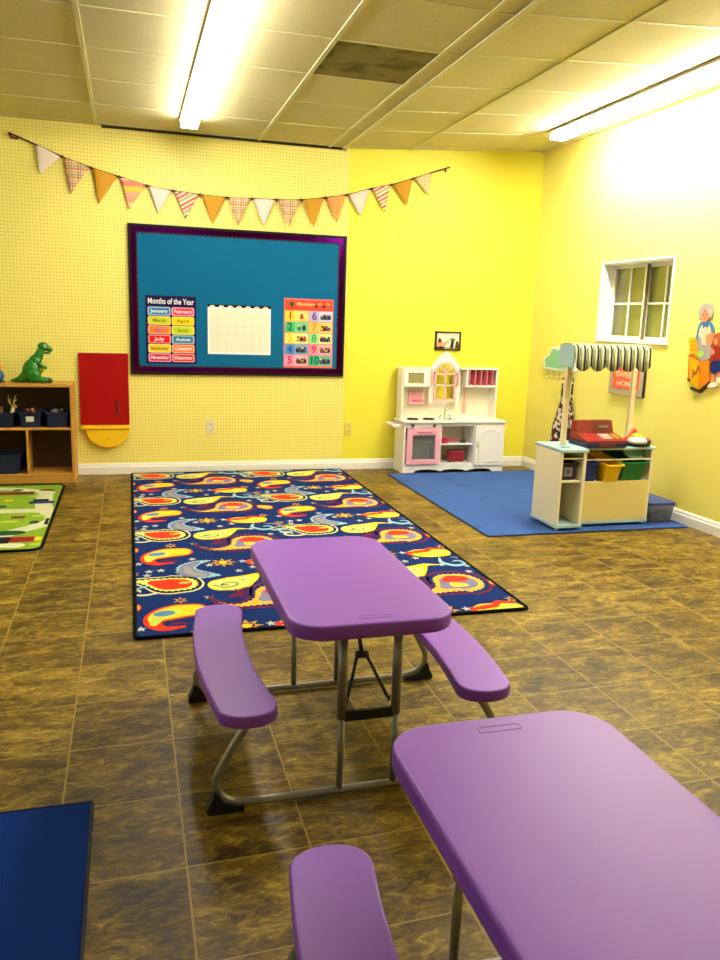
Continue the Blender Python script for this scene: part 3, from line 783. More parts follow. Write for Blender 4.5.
# little tree and cars in the heading
art.add(ellipse(-nw / 2 + .065, nh - .045, .022, .02, 12), ink('leaf', (40, 90, 40)), 2); art.add(rect(-nw / 2 + .06, -nw / 2 + .07, nh - .085, nh - .06), ink('pic_dark', (46, 44, 52)), 2)
for k in range(4): art.add(rrect(.045 + k * .034, .075 + k * .034, nh - .07 + (k % 2) * .02, nh - .052 + (k % 2) * .02, .006, 2), ink('pic_orange', (240, 160, 60)) if k % 2 else ink('pic_dark', (46, 44, 52)), 2)
art.b.build('picture_panel', parent=t)
for i, n in enumerate(order):
    c = i % 2; r = i // 2; x0 = -nw / 2 + .008 + c * (hw + .006); z1 = nh - .10 - r * chh
    text_mesh(str(n), .088, ink('num%d' % n, numc[i]), 'number', t, (x0 + hw * (.22 if n < 10 else .25), -.0042, z1 - chh * .47), bold=.0018)
text_mesh('Numbers', .04, ink('title_yellow', (240, 206, 120)), 'poster_title', t, (-.03, -.004, nh - .045), bold=.0008)

# ================================================================== BUNTING
kn = [(-.809, 2.566), (-.641, 2.504), (-.448, 2.429), (-.244, 2.368), (-.042, 2.318), (.165, 2.268), (.361, 2.245), (.569, 2.230), (.781, 2.223), (.981, 2.229), (1.176, 2.235), (1.382, 2.249), (1.583, 2.279), (1.770, 2.316), (1.976, 2.378), (2.150, 2.423), (2.343, 2.486), (2.511, 2.550), (2.665, 2.603)]
tips = [(-.609, 2.289), (-.393, 2.17), (-.195, 2.106), (.027, 2.085), (.245, 2.070), (.451, 2.044), (.662, 2.024), (.861, 2.019), (1.071, 2.022), (1.277, 2.027), (1.486, 2.046), (1.681, 2.09), (1.887, 2.151), (2.096, 2.199), (2.291, 2.264), (2.485, 2.359)]
t = thing('bunting', 'string of white, gold and patterned triangle flags across the yellow wall', 'bunting', (.9, 6.690, 2.22))
def L3(p, y=0.0): return (p[0] - .9, y, p[1] - 2.22)
b = MB(); b.use(mat('maroon_cord', (84, 22, 30), .8))
b.tube(crom([L3(p, -.006) for p in kn], 4), .006, n=6)
b.tube([L3((-.809, 2.566), -.006), L3((-.79, 2.535), -.008), L3((-.745, 2.53), -.008)], .009, n=6)
b.tube([L3((2.62, 2.59), -.006), L3((2.63, 2.56), -.008)], .007, n=6)
b.build('cord', parent=t)
for p in kn[2:-2]:
    b = MB(); b.use(mat('cord_knot', (96, 34, 30), .8)); b.ell((0, 0, 0), (.014, .008, .011), 8, 6); b.build('knot', parent=t, loc=L3(p, -.008))
f_white = mat('flag_white', (222, 206, 194), .8); f_gold = mat('flag_gold', (190, 136, 8), .75, var=.06, vscale=12)
f_pl = plaid_mat('flag_plaid', (228, 206, 150), (176, 82, 66), (60, 90, 100), (200, 60, 50), .062)
f_or = plaid_mat('flag_orange_plaid', (236, 178, 90), (222, 120, 60), (236, 90, 60), (120, 100, 60), .05)
f_pp = plaid_mat('flag_pale_plaid', (236, 214, 150), (214, 160, 110), (150, 176, 150), (200, 130, 90), .06)
f_st = diag_mat('flag_stripes', [(240, 226, 196), (206, 70, 66), (236, 222, 190), (150, 170, 110), (238, 190, 170), (210, 90, 80)], .1, (.6, 1))
f_gr = diag_mat('flag_bands', [(238, 196, 150), (236, 150, 110), (232, 160, 130), (214, 190, 60), (232, 120, 100)], .2, (0, 1))
kinds = [('white', f_white), ('plaid', f_pl), ('gold', f_gold), ('banded', f_gr), ('white', f_white), ('striped', f_st), ('gold', f_gold), ('plaid', f_pl), ('white', f_white), ('plaid', f_pl), ('gold', f_gold), ('orange plaid', f_or), ('white', f_white), ('striped', f_st), ('gold', f_gold), ('pale plaid', f_pp)]
for i, (kd, m) in enumerate(kinds):
    a = kn[i + 1]; c = kn[i + 2]; tp = tips[i]
    ax, az = a[0] + .006, a[1]; cx, cz_ = c[0] - .012, c[1]
    b = MB(); b.use(m)
    o = Vector(((ax + cx) / 2, 0, (az + cz_) / 2))
    # softly curled cloth triangle
    rows = 7; grid = []
    for r in range(rows + 1):
        f = r / rows; A = Vector((ax, 0, az)).lerp(Vector((tp[0], 0, tp[1])), f); B = Vector((cx, 0, cz_)).lerp(Vector((tp[0], 0, tp[1])), f)
        row = []
        for k in range(7):
            q = A.lerp(B, k / 6); bow = .006 + .008 * math.sin(PI * k / 6) * (1 - f) + .007 * f
            row.append((q.x - o.x, -bow, q.z - o.z))
        grid.append(row)
    for r in range(rows):
        for k in range(6):
            b.face([grid[r][k], grid[r + 1][k], grid[r + 1][k + 1], grid[r][k + 1]] if r < rows - 1 else [grid[r][k], grid[r + 1][k], grid[r][k + 1]], True)
    ob = b.build('flag', parent=t, loc=(o.x - .9, -.002, o.z - 2.22))
    bmx = bmesh.new(); bmx.from_mesh(ob.data); bmesh.ops.remove_doubles(bmx, verts=bmx.verts[:], dist=1e-5); bmesh.ops.recalc_face_normals(bmx, faces=bmx.faces[:])
    bmx.to_mesh(ob.data); bmx.free()
    so = ob.modifiers.new('cloth', 'SOLIDIFY'); so.thickness = .0015
    lab(ob, kd + ' triangle flag')

# ================================================================== SMALL WALL THINGS
pl = mat('outlet_plate', (224, 214, 176), .4); pl2 = mat('painted_plate', (226, 206, 100), .5); slot = mat('slot_black', (30, 24, 16), .6)
def outlet(x, z, m, label):
    t = thing('wall_outlet', label, 'outlet', (x, BACK - .0005, z))
    b = MB(); b.use(m).box(-.036, .036, -.006, 0, -.058, .058, .003); b.build('cover_plate', parent=t)
    for dz in (-.024, .024):
        b = MB(); b.use(m).prism(rrect(-.016, .016, dz - .015, dz + .015, .006, 3), lambda u, v, s: (u, -.006 - s, v), 0, .002)
        b.use(slot); b.box(-.008, -.005, -.0086, -.008, dz - .004, dz + .007); b.box(.005, .008, -.0086, -.008, dz - .004, dz + .007); b.box(-.002, .002, -.0086, -.008, dz - .012, dz - .008)
        b.build('socket', parent=t)
outlet(.643, .382, pl, 'cream wall outlet on the pegboard below the bulletin board')
outlet(1.84, .364, pl2, 'yellow-painted wall outlet to the left of the play kitchen')

t = thing('framed_picture', 'small black-framed picture hanging above the play kitchen', 'picture', (2.735, BACK - .001, 1.062))
b = MB(); b.use(mat('black_frame', (44, 34, 10), .4)); fw, fh = .122, .166
for (a0, a1, z0, z1) in ((-fw, -fw + .014, 0, fh), (fw - .014, fw, 0, fh), (-fw, fw, 0, .014), (-fw, fw, fh - .014, fh)): b.box(a0, a1, -.016, 0, z0, z1, .002)
b.build('picture_frame', parent=t)
art = Art(lambda u, v, s: (u, -.006 - s, v))
art.add(rect(-fw + .012, fw - .012, .012, fh - .012), ink('paper', (240, 228, 196)), 0)
art.add(ellipse(-.078, .085, .016, .02, 10), ink('hair', (110, 70, 30)), 1); art.add(stroke([(-.085, .03), (-.07, .07)], [.03, .022]), ink('peach', (226, 150, 110)), 1)
art.add(stroke([(-.05, .03), (-.02, .07)], [.02, .01]), ink('peach', (226, 150, 110)), 1); art.add(ellipse(.0, .075, .012, .016, 8), ink('sage', (150, 170, 110)), 1)
art.add(ellipse(.045, .095, .026, .013, 12), ink('hat', (120, 104, 20)), 1); art.add(stroke([(.04, .03), (.045, .075)], [.016, .014]), ink('pic_dark', (46, 44, 52)), 1)
art.add(stroke([(.09, .03), (.09, .07)], [.02, .014]), ink('hair', (110, 70, 30)), 1); art.add(rect(-fw + .014, fw - .014, .014, .03), ink('lawn', (190, 180, 130)), 1)
art.add(rect(-.085, .09, fh - .036, fh - .033), ink('pic_line', (160, 140, 100)), 1)
art.b.build('artwork', parent=t)

# red board with folding yellow shelf
t = thing('red_wall_board', 'tall red board on the pegboard with a half-round yellow fold-down shelf', 'wall board', (-.197, BACK - .001, .30))
redm = mat('red_lacquer', (156, 2, 2), .5, spec=.2); yel = mat('yellow_lacquer', (246, 198, 16), .45)
b = MB(); b.use(redm).box(-.188, .188, -.022, 0, .108, .680, .003); b.build('board_panel', parent=t)
b = MB(); b.use(yel).box(-.186, .190, -.055, 0, .078, .106, .004); b.build('shelf', parent=t)
b = MB(); b.use(yel)
hp = [(-.150, .075)] + [(.02 + .165 * math.cos(a), .072 - .145 * math.sin(-a)) for a in [PI + PI * k / 24 for k in range(1, 24)]] + [(.186, .075)]
b.prism(hp, lambda u, v, s: (u, -.045 + s, v), 0, .018, .002); b.build('fold_down_leaf', parent=t)
b = MB(); b.use(mat('brass_screw', (180, 130, 40), .3, metal=.8)).cyl((.02, -.046, -.005), (.02, -.049, -.005), .005)
b.build('screw', parent=t)
b = MB(); b.use(mat('hook_red', (130, 4, 6), .5)).box(.10, .108, -.036, -.022, .19, .30, .003).box(.08, .11, -.026, -.022, .18, .31, .002); b.build('latch', parent=t)

# ================================================================== WOODEN SHELF AND ITS CONTENTS
oak = wood('golden_oak', (206, 156, 64), (170, 118, 40), (1.5, 9, 9)); oak_v = wood('golden_oak_upright', (206, 156, 64), (170, 118, 40), (9, 9, 1.5)); dark_back = mat('brown_back_panel', (70, 44, 20), .7)
SX1, SX0, SYF, SYB = -.418, -1.46, 6.37, 6.675
t = thing('toy_shelf', 'golden wooden cubby shelf against the left of the pegboard wall', 'shelf', ((SX0 + SX1) / 2, (SYF + SYB) / 2, 0))
cx = (SX0 + SX1) / 2; cy = (SYF + SYB) / 2
def sb(nm, m, x0, x1, y0, y1, z0, z1, bev=.003):
    b = MB(); b.use(m).box(x0 - cx, x1 - cx, y0 - cy, y1 - cy, z0, z1, bev); return b.build(nm, parent=t)
sb('side_panel', oak_v, SX1 - .022, SX1, SYF, SYB, 0.002, .735); sb('side_panel', oak_v, SX0, SX0 + .022, SYF, SYB, .002, .735)
sb('top_panel', oak, SX0, SX1, SYF - .004, SYB, .735, .757); sb('bottom_panel', oak, SX0 + .022, SX1 - .022, SYF + .002, SYB, .055, .075); sb('kickboard', oak, SX0 + .022, SX1 - .022, SYF + .004, SYF + .022, .002, .055)
sb('middle_shelf', oak, SX0 + .022, SX1 - .022, SYF + .006, SYB - .01, .410, .428); sb('divider', oak_v, -.762, -.748, SYF + .006, SYB - .01, .075, .410); sb('divider', oak_v, -1.105, -1.091, SYF + .006, SYB - .01, .075, .410)
b = MB(); b.use(dark_back).box(SX0 + .022 - cx, SX1 - .022 - cx, SYB - .010 - cy, SYB - .002 - cy, .075, .735); lab(b.build('back_panel', parent=t), 'dark brown back panel')
binm = mat('navy_bin_plastic', (5, 14, 60), .45)
def bin_mb(w, d, h, m, taper=.86, th=.004, lip=.008):
    b = MB(); b.use(m)
    bb = bmesh.new()
    def ring(k, z): 
        a = w / 2 * k; c = d / 2 * k
        return [bb.verts.new((x, y, z)) for x, y in rrect(-a, a, -c, c, .015 * k, 3)]
    prof = [(taper, 0), (1, h), (1 + lip / w * 2, h), (1 + lip / w * 2, h - lip), ]
    outer = [ring(taper, 0), ring(.995, h - lip), ring(1 + lip / w * 2, h - lip), ring(1 + lip / w * 2, h), ring(.97, h), ring(taper * .96, th)]
    for A, B in zip(outer, outer[1:]):
        for i in range(len(A)): bb.faces.new((A[i], A[(i + 1) % len(A)], B[(i + 1) % len(A)], B[i]))
    bb.faces.new(outer[0][::-1]); bb.faces.new(outer[-1])
    bmesh.ops.recalc_face_normals(bb, faces=bb.faces[:])
    b.absorb(bb); return b
def bin_(name, w, d, h, m, loc, rz, label, group=None, tiltx=0.0):
    o = bin_mb(w, d, h, m).build(name, loc=loc, rz=rz); o.rotation_euler = (tiltx, 0, rz); tag(o, label, 'bin', group); return o
bin_('storage_bin', .160, .24, .115, binm, (-.540, 6.50, .4285), 0, 'navy plastic bin with grey toys, nearest the right side panel of the shelf', 'navy bins in the wooden shelf')
o = bin_('storage_bin', .160, .24, .115, binm, (-.728, 6.50, .4285), 0, 'navy plastic bin with a small white label, on the middle shelf', 'navy bins in the wooden shelf')
b = MB(); b.use(mat('paper_label', (214, 214, 206), .7)).box(-.028, .028, -.1225, -.120, .045, .085, rot=Matrix.Rotation(.13, 3, 'X')); lab(b.build('paper_label', parent=o, loc=(0, .0045, 0)), 'white paper label')
bin_('storage_bin', .160, .24, .115, binm, (-.918, 6.50, .4285), 0, 'navy plastic bin holding a cream horned toy animal, cropped by the left edge', 'navy bins in the wooden shelf')
bin_('storage_bin', .20, .25, .15, binm, (-.905, 6.50, .0755), 0, 'navy plastic bin alone on the bottom shelf', 'navy bins in the wooden shelf')
# toys poking out of the bins
def toy_animal(loc, rz, m, label, horns=True, s=1.0):
    t = thing('toy_animal', label, 'toy', loc, rz)
    b = MB(); b.use(m)
    b.ell((0, 0, .045 * s), (.04 * s, .018 * s, .02 * s)); b.ell((.035 * s, 0, .075 * s), (.013 * s, .012 * s, .035 * s), rot=Matrix.Rotation(.35, 3, 'Y')); b.ell((.055 * s, 0, .105 * s), (.022 * s, .011 * s, .012 * s))
    for x in (-.025, .025):
        for y in (-.010, .010): b.cyl((x * s, y * s, .04 * s), (x * s * 1.1, y * s, 0), .006 * s, .005 * s, 8)
    b.tube([(-.04 * s, 0, .05 * s), (-.052 * s, 0, .04 * s), (-.056 * s, 0, .02 * s)], .003 * s, 6)
    b.build('body', parent=t)
    if horns:
        for y in (-1, 1):
            b = MB(); b.use(m).tube([(.045 * s, .006 * y * s, .112 * s), (.032 * s, .018 * y * s, .14 * s), (.042 * s, .026 * y * s, .175 * s)], [.006 * s, .005 * s, .002 * s], 6)
            b.tube([(.036 * s, .016 * y * s, .135 * s), (.055 * s, .02 * y * s, .15 * s)], [.004 * s, .002 * s], 6); b.build('horn', parent=t)
    return t
toy_animal((-.890, 6.47, .4335), 1.0, mat('cream_toy', (222, 206, 120), .5), 'cream toy animal with tall horns standing in the left bin of the shelf', True, 1.3)
toy_animal((-.950, 6.52, .4335), 1.5, mat('tan_toy', (176, 120, 70), .5), 'tan toy animal in the left bin beside the horned one', False, 1.15)
toy_animal((-.757, 6.49, .4335), -1.4, mat('red_brown_toy', (150, 70, 44), .5), 'reddish brown toy animal at the left of the labelled bin', False, 1.15)
toy_animal((-.702, 6.50, .4335), -1.75, mat('orange_toy', (190, 110, 60), .5), 'orange-brown toy animal at the right of the labelled bin', False, 1.2)
t = thing('toy_elephant', 'grey toy elephant standing in the right-hand navy bin', 'toy', (-.563, 6.50, .4335), -1.3)
gm = mat('grey_toy', (112, 116, 110), .5); b = MB(); b.use(gm)
b.ell((-.01, 0, .085), (.045, .03, .034)); b.ell((.04, 0, .105), (.024, .022, .026)); b.tube([(.06, 0, .10), (.075, 0, .08), (.07, 0, .055)], [.009, .007, .004], 8)
for x in (-.04, .02):
    for y in (-.017, .017): b.cyl((x, y, .08), (x, y, 0), .011, .011, 8)
b.build('body', parent=t)
for y in (-1, 1): b = MB(); b.use(gm).ell((.03, .024 * y, .108), (.016, .004, .02)); b.build('ear', parent=t)
toy_animal((-.506, 6.51, .4335), -1.6, mat('dull_green_toy', (84, 96, 72), .5), 'dull green toy animal beside the toy elephant', False, 1.15)

# green toy dinosaur sitting on top of the shelf, facing right
t = thing('toy_dinosaur', 'glossy green toy dinosaur sitting on top of the wooden shelf', 'toy', (-.675, 6.50, .758), .12)
gd = mat('toy_green', (24, 112, 18), .35, var=.2, vscale=25); gdd = mat('toy_dark_green', (18, 66, 20), .4); by = mat('toy_belly', (178, 176, 60), .5)
b = MB(); b.use(gd)
R = Matrix.Rotation
b.ell((-.03, 0, .075), (.062, .055, .078), rot=R(.35, 3, 'Y')); b.ell((-.005, 0, .125), (.045, .04, .05), rot=R(.4, 3, 'Y'))
b.tube(crom([(-.0, 0, .13), (.02, 0, .175), (.035, 0, .205)], 3), [.036, .034, .031, .029, .028, .027, .028], 12)
b.ell((.045, 0, .222), (.036, .027, .028)); b.ell((.075, 0, .212), (.034, .022, .019), rot=R(.45, 3, 'Y'))
b.ell((.062, 0, .184), (.030, .015, .007), rot=R(.15, 3, 'Y'))
for y in (-1, 1):
    b.ell((-.02, .045 * y, .045), (.046, .022, .042)); b.ell((.035, .05 * y, .018), (.045, .02, .017))
b.tube(crom([(-.06, 0, .05), (-.10, 0, .025), (-.135, .01, .014), (-.165, .03, .01)], 3), [.04, .036, .03, .026, .021, .017, .014, .011, .008, .005], 10)
b.build('body', parent=t)
b = MB(); b.use(by).ell((.022, 0, .095), (.030, .034, .052), rot=R(.45, 3, 'Y')); lab(b.build('belly', parent=t), 'yellow belly')
for y in (-1, 1):
    b = MB(); b.use(gd).tube(crom([(.012, .036 * y, .125), (.035, .045 * y, .105), (.06, .04 * y, .09)], 3), [.013, .012, .011, .010, .009, .009, .010], 8)
    b.build('arm', parent=t)
    b = MB(); b.use(gdd).ell((.075, .05 * y, .015), (.022, .021, .014)); b.build('foot', parent=t)
    b = MB(); b.use(mat('toy_eye_white', (220, 226, 214), .3)).ell((.058, .023 * y, .226), (.008, .004, .011)); b.use(slot).ell((.061, .0262 * y, .226), (.003, .002, .005)); b.build('eye', parent=t)
for ch in t.children:
    for v in ch.data.vertices: v.co = Vector((v.co.x * 1.12, v.co.y * 1.2, v.co.z * 1.22))
# blue and orange toy half out of view at the left edge
t = thing('toy_figure', 'blue and orange rounded toy at the left edge, on top of the shelf', 'toy', (-.955, 6.50, .758))
b = MB(); b.use(mat('toy_blue', (24, 84, 140), .4)).ell((0, 0, .05), (.05, .045, .05)); b.build('body', parent=t)
b = MB(); b.use(mat('toy_orange', (226, 120, 30), .4)).ell((0, 0, .115), (.036, .034, .036)); b.use(slot).ell((.015, -.03, .12), (.005, .003, .007)).ell((-.015, -.03, .12), (.005, .003, .007)); b.build('head', parent=t)
b = MB(); b.use(mat('toy_black', (20, 24, 26), .4)).lathe([(.052, 0), (.056, .006), (.052, .012)], (0, 0, 0)); b.build('base', parent=t)

# ================================================================== PICNIC TABLES
purple = mat('purple_moulded_plastic', (140, 76, 200), .43, spec=.45, bump=.12, bscale=420)
purple_d = mat('purple_recess', (112, 54, 160), .5)
steel = mat('grey_powder_steel', (150, 149, 144), .34, metal=.75)
steel_d = mat('dark_powder_steel', (62, 62, 58), .4, metal=.6)
rubber = mat('black_rubber', (12, 12, 13), .6)
def slab_with_lip(b, P, z0, z1, r):
    """moulded plastic slab: rounded edge, slightly crowned"""
    cx = sum(p[0] for p in P) / len(P); cy = sum(p[1] for p in P) / len(P)
    def inset(d):
        out = []; n = len(P)
        for i in range(n):
            a = Vector(P[i - 1]); c = Vector(P[(i + 1) % n]); tt = (c - a).normalized(); nrm = Vector((-tt.y, tt.x))
            out.append((P[i][0] + nrm.x * d, P[i][1] + nrm.y * d))
        return out
    lv = [(0.008, z0), (.002, z0 + .002), (0, z0 + .006), (0, z1 - r)]
    for k in range(1, 6): a = PI / 2 * k / 5; lv.append((r * (1 - math.cos(a)), z1 - r + r * math.sin(a)))
    lv += [(r + .010, z1)]
    bb = bmesh.new(); rings = []
    for d, z in lv: rings.append([bb.verts.new((x, y, z)) for x, y in inset(d)])
    for A, B in zip(rings, rings[1:]):
        for i in range(len(P)):
            f = bb.faces.new((A[i], A[(i + 1) % len(P)], B[(i + 1) % len(P)], B[i])); f.smooth = True
    bb.faces.new(rings[0][::-1]); bb.faces.new(rings[-1])
    b.absorb(bb)
def picnic_table(loc, rz, label):
    t = thing('picnic_table', label, 'table', loc, rz, 'purple folding picnic tables')
    TL, TW, TH = .411, .230, .53
    b = MB(); b.use(purple)
    P = []
    # table top outline: straight long sides, gently bowed ends
    r = .085
    for x, y in rrect(-TW, TW, -TL, TL, r, 8):
        y2 = y + (1 if y > 0 else -1) * .010 * (1 - (x / TW) ** 2) if abs(y) > TL - r * .5 else y
        P.append((x, y2))
    slab_with_lip(b, P, TH - .042, TH, .007); b.build('table_top', parent=t)
    b = MB(); b.use(purple_d)
    ring = rrect(-.045, .045, -TL + .030, -TL + .050, .006, 3)
    b.tube([(x, y, TH - .0006) for x, y in ring], .0014, n=6, closed=True)
    lab(b.build('handle_recess', parent=t), 'small oblong recess near the end of the top')
    for sx in (-1, 1):
        b = MB(); b.use(purple)
        # curved bench: ends swing in towards the table
        P = []; N = 16; ow = []; iw = []
        for k in range(N + 1):
            v = -1 + 2 * k / N; y = v * .345
            xo = .432 + .012 - .028 * v * v; xi = .282 - .030 * v * v + .004
            ow.append((sx * xo, y)); iw.append((sx * xi, y))
        xo = ow[0][0]; xi = iw[0][0]; cxm = (xo + xi) / 2; hw_ = abs(xo - xi) / 2
        def capa(y0, sg): return [(cxm + (xo - cxm) * math.cos(a), y0 + sg * .07 * math.sin(a) ** .8) for a in [PI * k / 12 for k in range(1, 12)]]
        P = ow + capa(.345, 1) + iw[::-1] + capa(-.345, -1)[::-1]
        ar = sum(P[i - 1][0] * P[i][1] - P[i][0] * P[i - 1][1] for i in range(len(P)))
        if ar < 0: P = P[::-1]
        slab_with_lip(b, P, .266, .302, .006); b.build('bench_seat', parent=t)
    for sy in (-1, 1):
        y = .345 * sy if sy < 0 else .305
        b = MB(); b.use(steel)
        path = crom([(-.315, y, .270), (-.355, y, .215), (-.402, y, .130), (-.418, y, .088), (-.408, y, .050), (-.378, y, .026), (-.330, y, .018), (-.25, y, .016), (0, y, .016), (.25, y, .016), (.330, y, .018), (.378, y, .026), (.408, y, .050), (.418, y, .088), (.402, y, .130), (.355, y, .215), (.315, y, .270)], 5)
        b.tube(path, .0115, n=12); b.build('leg_frame', parent=t)
        for sx in (-1, 1):
            b = MB(); b.use(rubber)
            b.prism([(-.345, .0), (-.440, .0), (-.446, .012), (-.432, .040), (-.424, .066), (-.412, .060), (-.396, .034), (-.345, .016)], lambda u, v, s: (-sx * u, y + s, v), -.019, .019, .003); b.build('rubber_foot', parent=t)
            b = MB(); b.use(steel).cyl((sx * .078, y, .016), (sx * .078, y, .25), .0100, n=12)
            b.use(steel_d if False else steel).cyl((sx * .078, y, .232), (sx * .078, y, TH - .045), .0135, n=12); b.build('leg', parent=t)
            b = MB(); b.use(steel_d); 
            yy = y - sy * .012
            b.box(sx * .062 - .004, sx * .062 + .004, min(yy, yy - sy * .006), max(yy, yy - sy * .006), .262, .278)
            b.tube([(sx * .060, y - sy * .018, .270), (sx * .012, y - sy * .085, .375)], .005, n=8)
            b.build('lower_brace', parent=t)
        b = MB(); b.use(rubber).box(-.078, .078, y - .006, y + .006, .222, .252, .002); lab(b.build('crossbar', parent=t), 'black crossbar between the legs')
        b = MB(); b.use(steel_d).tube([(.0, y - sy * .085, .375), (0, y - sy * .16, TH - .046)], .0065, n=8).cyl((-.018, y - sy * .085, .375), (.018, y - sy * .085, .375), .011, n=10)
        b.build('upper_brace', parent=t)
    return t
picnic_table((.612, 2.274, 0), 0, 'purple child-size picnic table with two benches, standing whole beside the paisley rug')
picnic_table((.676, .914, 0), PI, 'nearest purple picnic table, cropped by the bottom and right edges')

# ================================================================== PLAY KITCHEN
KXc, KYc = 2.75, 6.55
t = thing('play_kitchen', 'white toy kitchen with pink oven door and arched pink window, against the yellow wall', 'play kitchen', (KXc, KYc, 0))
kw = mat('kitchen_white', (240, 234, 220), .4); kc = mat('kitchen_cream', (238, 228, 196), .5); pink = mat('kitchen_pink', (240, 170, 182), .45); palepink = mat('kitchen_pale_pink', (242, 190, 180), .5)
chrome = mat('chrome', (200, 200, 196), .2, metal=1.0); blackm = mat('black_plastic', (18, 16, 18), .4); kred = mat('cubby_red', (176, 34, 54), .6)
def kb(nm, m, x0, x1, y0, y1, z0, z1, bev=.002, parent=None):
    b = MB(); b.use(m).box(x0 - KXc, x1 - KXc, y0 - KYc, y1 - KYc, z0, z1, bev); return b.build(nm, parent=parent or t)
A0, A1, YF, YB_ = 2.264, 3.218, 6.425, 6.678
kb('side_panel', kw, A0, A0 + .018, YF, YB_, .0, .445); kb('side_panel', kw, A1 - .018, A1, YF, YB_, 0, .445)
kb('back_panel', kc, A0 + .018, A1 - .018, YB_ - .01, YB_, .03, .445); kb('base_panel', kw, A0 + .018, A1 - .018, YF + .004, YB_ - .01, .070, .085)
kb('partition', kw, 2.605, 2.618, YF + .004, YB_ - .01, .085, .445); kb('partition', kw, 2.922, 2.935, YF + .004, YB_ - .01, .085, .445)
kb('upper_rail', kw, A0 + .018, 2.605, YF, YF + .014, .403, .445); kb('upper_rail', kw, 2.618, A1 - .018, YF, YF + .014, .418, .445)
kb('inner_shelf', kw, 2.618, 2.922, YF + .012, YB_ - .01, .246, .258)
# scalloped skirting
b = MB(); b.use(kw); pts = [(A0 + .018, .085), (A0 + .018, 0.0), (A0 + .10, 0.0)]
xs0, xs1 = A0 + .10, A1 - .10
for k in range(1, 40):
    f = k / 40; pts.append((xs0 + (xs1 - xs0) * f, .018 + .016 * abs(math.sin(PI * f * 3)) ** .7 - .006 * (1 if abs(math.sin(PI * f * 3)) < .2 else 0)))
pts += [(A1 - .10, 0), (A1 - .018, 0), (A1 - .018, .085)]
b.prism(pts, lambda u, v, s: (u - KXc, s - KYc, v), YF, YF + .014); lab(b.build('skirting', parent=t), 'wavy cut skirting')
b = MB(); b.use(kw).box(2.250 - KXc, 3.230 - KXc, 6.402 - KYc, YB_ - KYc, .445, .462, .004); ct = b.build('countertop', parent=t)
b = MB(); b.use(chrome).lathe([(.055, 0), (.058, .003), (.05, .003), (.045, .0015)], (2.72 - KXc, 6.53 - KYc, .462)); b.build('sink_basin', parent=ct)
b = MB(); b.use(chrome).tube(crom([(2.705, 6.60, .462), (2.705, 6.60, .54), (2.705, 6.585, .57), (2.705, 6.55, .572), (2.705, 6.535, .55)], 4), .007, 8)
for v in b.bm.verts: v.co -= Vector((KXc, KYc, 0))
b.build('faucet', parent=t)
for x in (2.655, 2.755):
    b = MB(); b.use(chrome).cyl((x - KXc, .05, .462), (x - KXc, .05, .492), .008).cyl((x - .018 - KXc, .05, .492), (x + .018 - KXc, .05, .492), .004); b.build('tap_handle', parent=t)
for x in (2.375, 2.525):
    b = MB(); b.use(blackm).lathe([(.052, 0), (.054, .004), (.044, .004), (.044, .002)], (x - KXc, -.020, .462))
    for a in range(4):
        c, s_ = math.cos(a * PI / 4 + .2), math.sin(a * PI / 4 + .2); b.tube([(x - KXc - .05 * c, -.020 - .05 * s_, .472), (x - KXc + .05 * c, -.020 + .05 * s_, .472)], .004, 6)
    b.build('burner', parent=t)
# oven door
ov = kb('oven_door', pink, 2.29, 2.341, YF - .016, YF - .001, .082, .400)
ovm = MB(); ovm.use(pink)
for (x0, x1, z0, z1) in ((2.29, 2.342, .082, .400), (2.551, 2.600, .082, .400), (2.342, 2.551, .338, .400), (2.342, 2.551, .082, .126)): ovm.box(x0 - KXc, x1 - KXc, YF - .016 - KYc, YF - .001 - KYc, z0, z1, .003)
bpy.data.objects.remove(ov); ov = ovm.build('oven_door', parent=t); lab(ov, 'pink oven door')
og = bpy.data.materials.new('oven_glass'); og.use_nodes = True; gb = og.node_tree.nodes['Principled BSDF']; gb.inputs['Transmission Weight'].default_value = .9; gb.inputs['Base Color'].default_value = (.8, .8, .72, 1); gb.inputs['Roughness'].default_value = .08
b = MB(); b.use(og).box(2.342 - KXc, 2.551 - KXc, YF - .008 - KYc, YF - .005 - KYc, .126, .338); b.build('oven_glass', parent=ov)
b = MB(); b.use(mat('brass_pink', (196, 96, 96), .3)).tube(crom([(2.39 - KXc, YF - .016 - KYc, .368), (2.40 - KXc, YF - .034 - KYc, .370), (2.50 - KXc, YF - .034 - KYc, .370), (2.51 - KXc, YF - .016 - KYc, .368)], 3), .005, 8); b.build('oven_handle', parent=ov)
kb('oven_rack', mat('oven_rack', (190, 186, 166), .4), 2.282, 2.603, YF + .01, YF + .14, .268, .276)
kb('oven_back', mat('oven_dark', (42, 48, 42), .6), 2.282, 2.604, YF + .15, YF + .156, .278, .40); 
for x in (2.34, 2.54):
    b = MB(); b.use(mat('knob_grey', (96, 92, 76), .35)).cyl((x - KXc, YF - KYc, .424), (x - KXc, YF - .018 - KYc, .424), .014, .012).box(x - .003 - KXc, x + .003 - KXc, YF - .024 - KYc, YF - .017 - KYc, .412, .436, .001); b.build('oven_knob', parent=t)
